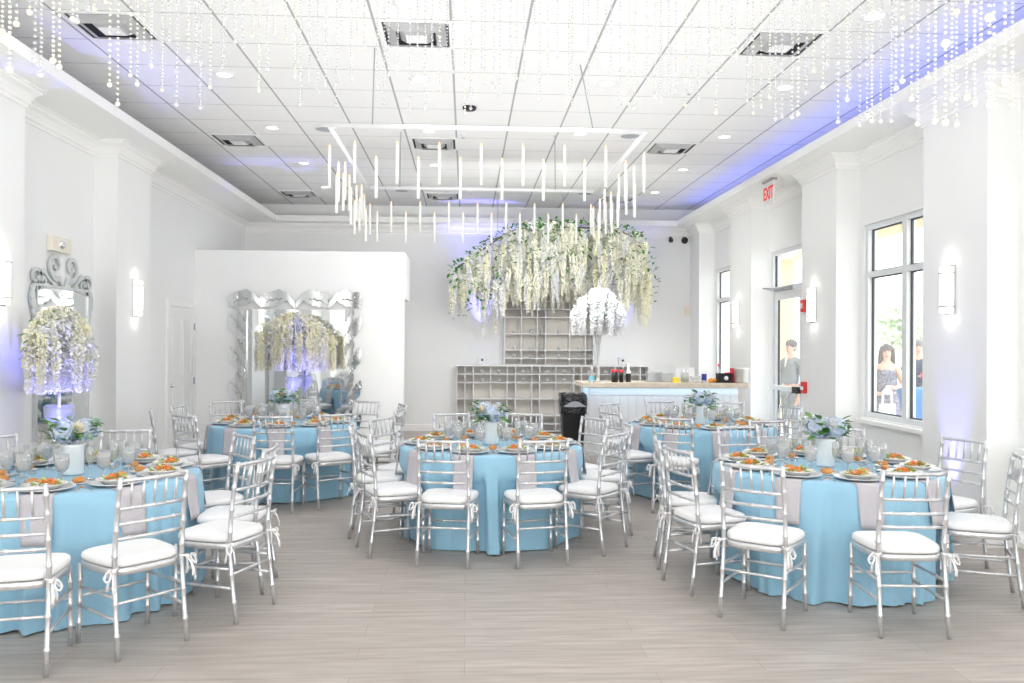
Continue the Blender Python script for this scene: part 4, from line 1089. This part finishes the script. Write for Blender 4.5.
# trash bin
tb = empty('trash_bin', (1.42, 10.80, 0)); tag(tb, 'tall black trash bin with black liner bag at left end of bar', 'trash bin')
n = 24
def rrect(w_, d_, z, q=5.):
    o_ = []
    for k in range(n):
        a = 2*PI*k/n; c, s_ = math.cos(a), math.sin(a); o_.append((w_*abs(c)**(2/q)*(1 if c > 0 else -1), d_*abs(s_)**(2/q)*(1 if s_ > 0 else -1), z))
    return o_
def loft(m, rings):
    vs = sum(rings, []); m.add(vs, [(i*n+k, i*n+(k+1) % n, (i+1)*n+(k+1) % n, (i+1)*n+k) for i in range(len(rings)-1) for k in range(n)])
m = MB(); loft(m, [rrect(.01, .01, .004), rrect(.12, .12, .004), rrect(.13, .13, .02), rrect(.165, .16, .84)]); m.build('body', M_black, tb)
m = MB(); rr = random.Random(9); rings = []
for w_, z in ((.172, .70), (.178, .74), (.174, .79), (.180, .84), (.176, .90), (.182, .955), (.168, .965), (.150, .90), (.14, .75)):
    rings.append([(x*(1+rr.uniform(-.045, .045)), y*(1+rr.uniform(-.045, .045)), z+rr.uniform(-.012, .012)) for x, y, z in rrect(w_, w_*.97, z)])
loft(m, rings); m.build('liner_bag', M_bag, tb)
m = MB(); m.add([(-.15, -.178, .80), (-.06, -.188, .86), (0, -.19, .875), (.06, -.188, .865), (.16, -.178, .80), (.06, -.186, .80), (0, -.187, .795), (-.06, -.186, .80)], [(0, 7, 1), (1, 7, 6, 2), (2, 6, 5, 3), (3, 5, 4)], 0, True)
m.build('bag_grey_band', M_greyp, tb)  # grey band set on the front of the black liner

# ------------------------------------------------------------------ people on the patio
def skin(name, verts, edges, rad, m, parent, sub=1):
    me = bpy.data.meshes.new(name); me.from_pydata(verts, edges, [])
    o = bpy.data.objects.new(name, me); COL.objects.link(o)
    md = o.modifiers.new('skin', 'SKIN'); md.use_smooth_shade = True
    for i, q in enumerate(rad):
        sv = me.skin_vertices[0].data[i]; sv.radius = q if hasattr(q, '__len__') else (q, q); sv.use_root = (i == 0)
    s2 = o.modifiers.new('sub', 'SUBSURF'); s2.levels = sub; s2.render_levels = sub
    dg = bpy.context.evaluated_depsgraph_get(); m2 = bpy.data.meshes.new_from_object(o.evaluated_get(dg))
    bpy.data.objects.remove(o); m2.materials.clear(); m2.materials.append(m); m2.name = name
    for p_ in m2.polygons: p_.use_smooth = True
    return obj(name, m2, parent)
def person(loc, rz, label, H_, top, bottom, hair, arms, dress=False, longhair=False, collar=None, turn=0):
    """local: faces -Y, x to the figure's own left"""
    r = empty('person', loc, rz); tag(r, label, 'person', None)
    k = H_/1.75
    V = []; E = []; W = []
    def v(p_, w_, par=None):
        V.append(tuple(c*k for c in p_)); W.append(tuple(q*k for q in w_) if hasattr(w_, '__len__') else w_*k)
        if par is not None: E.append((par, len(V)-1))
        return len(V)-1
    wd = .92 if dress else 1.
    pel = v((0, 0, .95), (.15*wd, .105)); wa = v((0, .005, 1.08), (.13*wd, .095), pel); ch = v((0, 0, 1.27), (.155*wd, .105), wa); sh = v((0, .01, 1.42), (.09, .07), ch); nk = v((0, .005, 1.50), .05, sh)
    hd0 = v((0, -.012, 1.565), (.062, .072), nk); hd1 = v((0, -.010, 1.645), (.073, .092), hd0); v((0, 0, 1.715), (.052, .065), hd1)
    for i, sx in enumerate((1, -1)):
        s_ = v((sx*.17*wd, .01, 1.39), .055, sh); el, wr, hn = arms[i]
        e = v(el, .041, s_); w_ = v(wr, .029, e); pm = v(hn, (.034, .02), w_)
        d = (Vector(hn)-Vector(wr)).normalized(); sd = Vector((1, 0, 0))-d*d.x; sd.normalize()
        for f_, (off, L_) in enumerate(((-.028, .07), (-.010, .085), (.009, .082), (.026, .065))):
            p1 = Vector(hn)+d*.035+sd*off; a = v(tuple(p1), .0095, pm); b_ = v(tuple(p1+d*L_*.6+Vector((0, -.012, -.006))), .0085, a); v(tuple(p1+d*L_*.85+Vector((0, -.03, -.014))), .007, b_)
        p1 = Vector(hn)-d*.01+sd*sx*-.04; a = v(tuple(p1), .011, pm); v(tuple(p1+d*.04+sd*sx*-.012), .009, a)
    for sx in (1, -1):
        hp = v((sx*.09, 0, .88), .088, pel); kn = v((sx*.095, -.01, .50), .056, hp); an = v((sx*.095, .01, .09), .038, kn); v((sx*.10, -.12, .035), (.04, .03), an)
    skin('body', V, E, W, M_skin, r)
    # clothing a little larger than the body
    def cl(name, idx, m, g=1.10, ex=.008):
        mp = {j: i for i, j in enumerate(idx)}; vv = [V[j] for j in idx]; ee = [(mp[a], mp[b_]) for a, b_ in E if a in mp and b_ in mp]
        ww = [tuple(q*g+ex for q in (W[j] if hasattr(W[j], '__len__') else (W[j], W[j]))) for j in idx]
        return skin(name, vv, ee, ww, m, r)
    arm_n = 3+1+12+2
    A0, A1 = 8, 8+arm_n; L0 = 8+2*arm_n
    if dress:
        cl('dress', [0, 1, 2, 3], top, 1.1, .022)
        m = MB(); nn = 28; rings = []
        for q, z in ((.155, 1.0), (.175, .92), (.21, .7), (.25, .45), (.27, .32)): rings.append([(k*q*math.cos(2*PI*j/nn)*(1+.05*math.sin(9*2*PI*j/nn)), k*q*.8*math.sin(2*PI*j/nn)*(1+.05*math.sin(9*2*PI*j/nn)), z*k) for j in range(nn)])
        vs = sum(rings, []); m.add(vs, [(i*nn+j, (i+1)*nn+j, (i+1)*nn+(j+1) % nn, i*nn+(j+1) % nn) for i in range(len(rings)-1) for j in range(nn)])
        m.build('skirt', bottom, r)
    else:
        cl('jacket', [0, 1, 2, 3, A0, A0+1, A0+2, A1, A1+1, A1+2], top)
        cl('trousers', [0]+[L0, L0+1, L0+2, L0+4, L0+5, L0+6], bottom)
    for sx in (1, -1):
        MB().ball((sx*.097*k, -.06*k, .03*k), .05*k, 10, 6, sq=(.9, 2.3, .62)).build('shoe', M_black, r)
    # head details
    hr = MB(); c = (0, .014*k, 1.685*k)
    hr.ball(c, .098*k, 14, 10, sq=(.90, 1.06, .82))
    if longhair:
        for j in range(26):
            a = -.25+ (PI+.5)*j/25; x, y = .088*k*math.cos(a), .02*k+.085*k*math.sin(a)
            hr.tube([(x*.8, y*.8, 1.72*k), (x*1.08, y*1.05, 1.64*k), (x*1.2, y*1.1, 1.52*k), (x*1.28, y*1.05+.01, 1.40*k)], [.025*k, .026*k, .024*k, .012*k], 6)
    else:
        hr.ball((0, .045*k, 1.62*k), .078*k, 12, 8, sq=(1, .75, 1))
    hh = hr.build('hair', hair, r)
    fc = MB()
    for sx in (1, -1): fc.ball((sx*.030*k, -.098*k, 1.638*k), .0095*k, 8, 6)
    fc.build('eyes', M_dark, r)
    MB().tube([(0, -.098*k, 1.640*k), (0, -.118*k, 1.605*k), (0, -.104*k, 1.595*k)], [.008*k, .014*k, .010*k], 7).build('nose', M_skin, r)
    MB().tube([(-.026*k, -.087*k, 1.568*k), (0, -.098*k, 1.562*k), (.026*k, -.087*k, 1.568*k)], [.004*k, .009*k, .004*k], 6).build('mouth', mat('lips', rgb(190, 100, 98), .5), r)
    for sx in (1, -1): MB().ball((sx*.080*k, .008*k, 1.615*k), .028*k, 8, 6, sq=(.35, .7, 1.15)).build('ear', M_skin, r)
    if collar: MB().add([(-.035*k, -.088*k, 1.50*k), (.035*k, -.088*k, 1.50*k), (.012*k, -.135*k, 1.30*k), (-.012*k, -.135*k, 1.30*k)], [(0, 1, 2, 3)], 0, False).build('shirt_front', collar, r)
    return r
M_dress = mat('dark_patterned_dress', rgb(70, 74, 92), .8, noise=(28, .9, rgb(150, 150, 170)))
M_navy = mat('navy_shirt', rgb(36, 58, 86), .8); M_suit = mat('grey_suit', rgb(120, 134, 146), .8); M_trou = mat('dark_trousers', rgb(50, 56, 66), .8)
woman = person((6.25, 11.80, -.02), -.42, 'woman with long dark hair in sleeveless patterned dress, seen through window', 1.66, M_dress, M_dress, M_hair,
    (((.23, .02, 1.12), (.10, -.20, 1.08), (.05, -.28, 1.10)), ((-.26, .03, 1.12), (-.14, -.17, .98), (-.06, -.25, 1.0))), True, True)
man = person((7.19, 12.60, -.02), -.5, 'grey haired man in dark navy shirt holding red cup, behind window', 1.74, M_navy, M_trou, M_hair2,
    (((.25, .03, 1.12), (.12, -.2, 1.14), (.06, -.28, 1.17)), ((-.25, .03, 1.12), (-.2, -.17, 1.05), (-.14, -.25, 1.06))))
man2 = person((5.36, 13.20, -.02), -1.15, 'dark haired man in grey suit standing outside the glass door', 1.73, M_suit, M_suit, M_hair,
    (((.25, .03, 1.12), (.24, -.05, .87), (.235, -.08, .78)), ((-.25, .03, 1.12), (-.24, -.05, .87), (-.235, -.08, .78))), collar=M_white)
ph = empty('phone', (0, 0, 0)); 
rot = Matrix.Rotation(-.42, 3, 'Z'); p_ = Vector((6.25, 11.80, -.02))+rot @ (Vector((.0, -.33, 1.05))*(1.66/1.75))
ph.location = p_; tag(ph, 'white phone in the hands of the woman behind the window', 'phone')
MB().box(-.036, .036, -.005, .005, -.06, .07).build('case', M_white, ph); MB().box(-.032, .032, .005, .0056, -.052, .062).build('screen', M_black, ph)
tbg = empty('tote_bag', (6.10, 11.50, .36)); tag(tbg, 'white tote bag hanging beside the woman behind the window', 'bag')
m = MB(); m.add([(-.13, -.04, 0), (.13, -.04, 0), (.13, .04, 0), (-.13, .04, 0), (-.11, -.02, .42), (.11, -.02, .42), (.11, .02, .42), (-.11, .02, .42)], [(0, 3, 2, 1), (0, 1, 5, 4), (1, 2, 6, 5), (2, 3, 7, 6), (3, 0, 4, 7)], 0, False); m.build('sack', M_cush, tbg)
for y in (-.02, .02): MB().tube([(-.07, y, .42), (-.06, y, .60), (0, y, .66), (.06, y, .60), (.07, y, .42)], .008, 6).build('strap', M_cush, tbg)
ct = empty('cocktail_table', (6.90, 12.0, -.02)); tag(ct, 'tall cocktail table with blue cloth on the patio behind window', 'table')
MB().lathe([(0, 1.0), (.36, 1.0), (.37, .99), (.37, .975), (0, .97)], 32).build('tabletop', M_tablewood, ct)
m = MB(); nn = 60; rings = []
for q, z in ((.0, 1.004), (.372, 1.004), (.378, .99), (.36, .8), (.30, .55), (.32, .3), (.40, .02)): rings.append([(q*(1+.03*math.sin(9*2*PI*j/nn)*(z < .95))*math.cos(2*PI*j/nn), q*(1+.03*math.sin(9*2*PI*j/nn)*(z < .95))*math.sin(2*PI*j/nn), z) for j in range(nn)])
vs = sum(rings, []); m.add(vs, [(i*nn+j, (i+1)*nn+j, (i+1)*nn+(j+1) % nn, i*nn+(j+1) % nn) for i in range(len(rings)-1) for j in range(nn)]); m.build('cloth', mat('bright_blue_cloth', rgb(60, 140, 210), .7), ct)
MB().lathe([(0, 0), (.2, 0), (.2, .02), (.03, .04), (.03, .97), (0, .97)], 16).build('pedestal', M_greyp, ct)
cyl('paper_cup', ('cup', [(0, 0), (.028, 0), (.038, .11), (.036, .11), (.027, .006), (0, .006)]), M_redc, tuple(Vector((7.19, 12.60, -.02))+Matrix.Rotation(-.5, 3, 'Z') @ Vector((.06, -.345, 1.12))), 'red cup in the hand of the man behind the window', 'cup')
# trees beyond the patio, overexposed wash-out put into the leaf colour
rr = random.Random(4)
for i, (x, y, s_, l) in enumerate(((12.9, 24.0, 1.0, 'pale green tree beyond the patio, above the woman in window'), (15.2, 26.8, .9, 'smaller pale green tree beyond the patio, left of the other'))):
    r = empty('garden_tree', (x, y, -.02)); tag(r, l, 'tree', 'trees beyond the patio')
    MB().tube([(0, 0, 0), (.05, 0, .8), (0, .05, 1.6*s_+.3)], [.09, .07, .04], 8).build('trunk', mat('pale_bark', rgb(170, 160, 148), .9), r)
    m = MB()
    for j in range(900):
        d = Vector((rr.gauss(0, 1), rr.gauss(0, 1), rr.gauss(0, 1))).normalized(); q = rr.random()**.4
        p_ = Vector((d.x*1.1*q*s_, d.y*1.1*q*s_, 2.0*s_+.2+d.z*.7*q*s_)); m.leaf(p_, (rr.uniform(-1, 1), rr.uniform(-1, 1), rr.uniform(-.5, 1)), d, .2, .12, 0)
    m.build('foliage', mat('washed_leaf', rgb(196, 214, 180), .7), r)

# ------------------------------------------------------------------ light
W = bpy.data.worlds.new('sky'); SC.world = W; W.use_nodes = True
bg = W.node_tree.nodes['Background']; bg.inputs[0].default_value = (.95, .98, 1.0, 1); bg.inputs[1].default_value = 4.0
def lamp(name, kind, loc, rot, energy, col=(1, 1, 1), **kw):
    l = bpy.data.lights.new(name, kind); l.energy = energy; l.color = col
    for a, b in kw.items(): setattr(l, a, b)
    o = bpy.data.objects.new(name, l); COL.objects.link(o); o.location = loc; o.rotation_euler = rot
    return o
# large fill panel added behind the camera to brighten the room
lamp('front_fill', 'AREA', (0, -3.6, 2.3), (math.radians(97), 0, 0), 95, (1, .99, .98), shape='RECTANGLE', size=7.4, size_y=2.6)
# sky portals in the windows
for a, b, z0, z1, k in OPEN:
    o = lamp('window_portal', 'AREA', (XR+.44, (a+b)/2, (z0+z1)/2), (0, math.radians(90), 0), 1, shape='RECTANGLE', size=z1-z0, size_y=b-a)
    o.data.cycles.is_portal = True
# added fill aimed upward from behind the camera, brightens the ceiling
lamp('ceiling_front_fill', 'AREA', (0, -2.2, 1.9), (math.radians(150), 0, 0), 250, (1, .995, .985), shape='RECTANGLE', size=5, size_y=1.6)
for x, y in dl:
    lamp('downlight_beam', 'SPOT', (x, y, ZC-.03), (0, 0, 0), 24, (1, .985, .96), spot_size=math.radians(150), spot_blend=1., shadow_soft_size=.07)
lamp('ceiling_fill', 'AREA', (.2, 5.9, 2.5), (PI, 0, 0), 108, (1, .995, .985), shape='RECTANGLE', size=5.4, size_y=9.6)  # added unseen lamp facing up, evens out the ceiling brightness
lamp('back_wall_fill', 'AREA', (1.0, 10.7, 2.75), (math.radians(74), 0, 0), 66, (1, 1, .99), shape='RECTANGLE', size=2.6, size_y=.8)  # added fill facing away from the camera, lifts the back wall
lamp('rear_fill', 'AREA', (3.7, -.4, 2.0), (0, math.radians(90), 0), 60, (1, 1, .99), shape='RECTANGLE', size=1.6, size_y=3.)  # added fill for the left wall that the partition mirror reflects
BL = (.22, .22, 1.)
lamp('cove_blue', 'AREA', (4.02, 9.6, 3.85), (PI, 0, 0), 11, (.20, .25, 1.), shape='RECTANGLE', size=.12, size_y=9.6)
lamp('wall_blue', 'SPOT', (.27, 14.86, 1.41), (math.radians(180-5), 0, 0), 420, BL, spot_size=math.radians(42), spot_blend=.8, shadow_soft_size=.03)
lamp('wall_blue', 'SPOT', (2.86, 14.86, 1.41), (math.radians(180-5), 0, 0), 60, BL, spot_size=math.radians(55), spot_blend=.8, shadow_soft_size=.03)
lamp('pilaster_blue', 'SPOT', (4.05, 6.80, .18), (0, math.radians(180+8), 0), 90, BL, spot_size=math.radians(42), spot_blend=.9, shadow_soft_size=.03)
lamp('mirror_blue', 'SPOT', (-3.22, 6.78, .20), (math.radians(180-14), math.radians(-8), 0), 230, BL, spot_size=math.radians(45), spot_blend=.8, shadow_soft_size=.03)
lamp('partition_blue', 'SPOT', (-2.30, 11.55, .20), (math.radians(180-14), math.radians(-4), 0), 260, BL, spot_size=math.radians(45), spot_blend=.8, shadow_soft_size=.03)
lamp('bar_blue', 'AREA', (2.72, 11.02, 1.03), (0, 0, 0), 1.6, (.35, .65, 1.), shape='RECTANGLE', size=2.1, size_y=.05)
lamp('bar_blue', 'AREA', (1.625, 11.35, 1.03), (0, 0, 0), .8, (.3, .6, 1.), shape='RECTANGLE', size=.05, size_y=.55)
lamp('bar_blue', 'AREA', (3.81, 11.35, 1.03), (0, math.radians(-25), 0), 1.2, (.3, .6, 1.), shape='RECTANGLE', size=.05, size_y=.55)
for loc, rz, l in sc:
    nx = -1 if rz < 0 else 1
    for dz in (.25, -.25): lamp('sconce_glow', 'POINT', (loc[0]+nx*.06, loc[1], loc[2]+dz), (0, 0, 0), .35, (1, .95, .87), shadow_soft_size=.03)

# ------------------------------------------------------------------ camera
cam = bpy.data.cameras.new('camera'); cam.sensor_width = 36; cam.lens = 815*36/1024; cam.clip_start = .05; cam.clip_end = 200
co = bpy.data.objects.new('camera', cam); COL.objects.link(co); SC.camera = co
yaw, pitch, roll = .056, .003, .0055
fw = Vector((math.sin(yaw)*math.cos(pitch), math.cos(yaw)*math.cos(pitch), math.sin(pitch)))
r0 = Vector((math.cos(yaw), -math.sin(yaw), 0)); u0 = r0.cross(fw)
rt = r0*math.cos(roll)+u0*math.sin(roll); up = rt.cross(fw)
co.matrix_world = Matrix(((rt.x, up.x, -fw.x, 0), (rt.y, up.y, -fw.y, 0), (rt.z, up.z, -fw.z, 1.62), (0, 0, 0, 1)))

SC.view_settings.view_transform = 'Standard'; SC.view_settings.look = 'None'; SC.view_settings.exposure = 0.; SC.view_settings.gamma = 1.
SC.cycles.use_denoising = True
SC.cycles.max_bounces = 10; SC.cycles.transparent_max_bounces = 24; SC.cycles.diffuse_bounces = 5
SC.cycles.caustics_reflective = False; SC.cycles.caustics_refractive = False
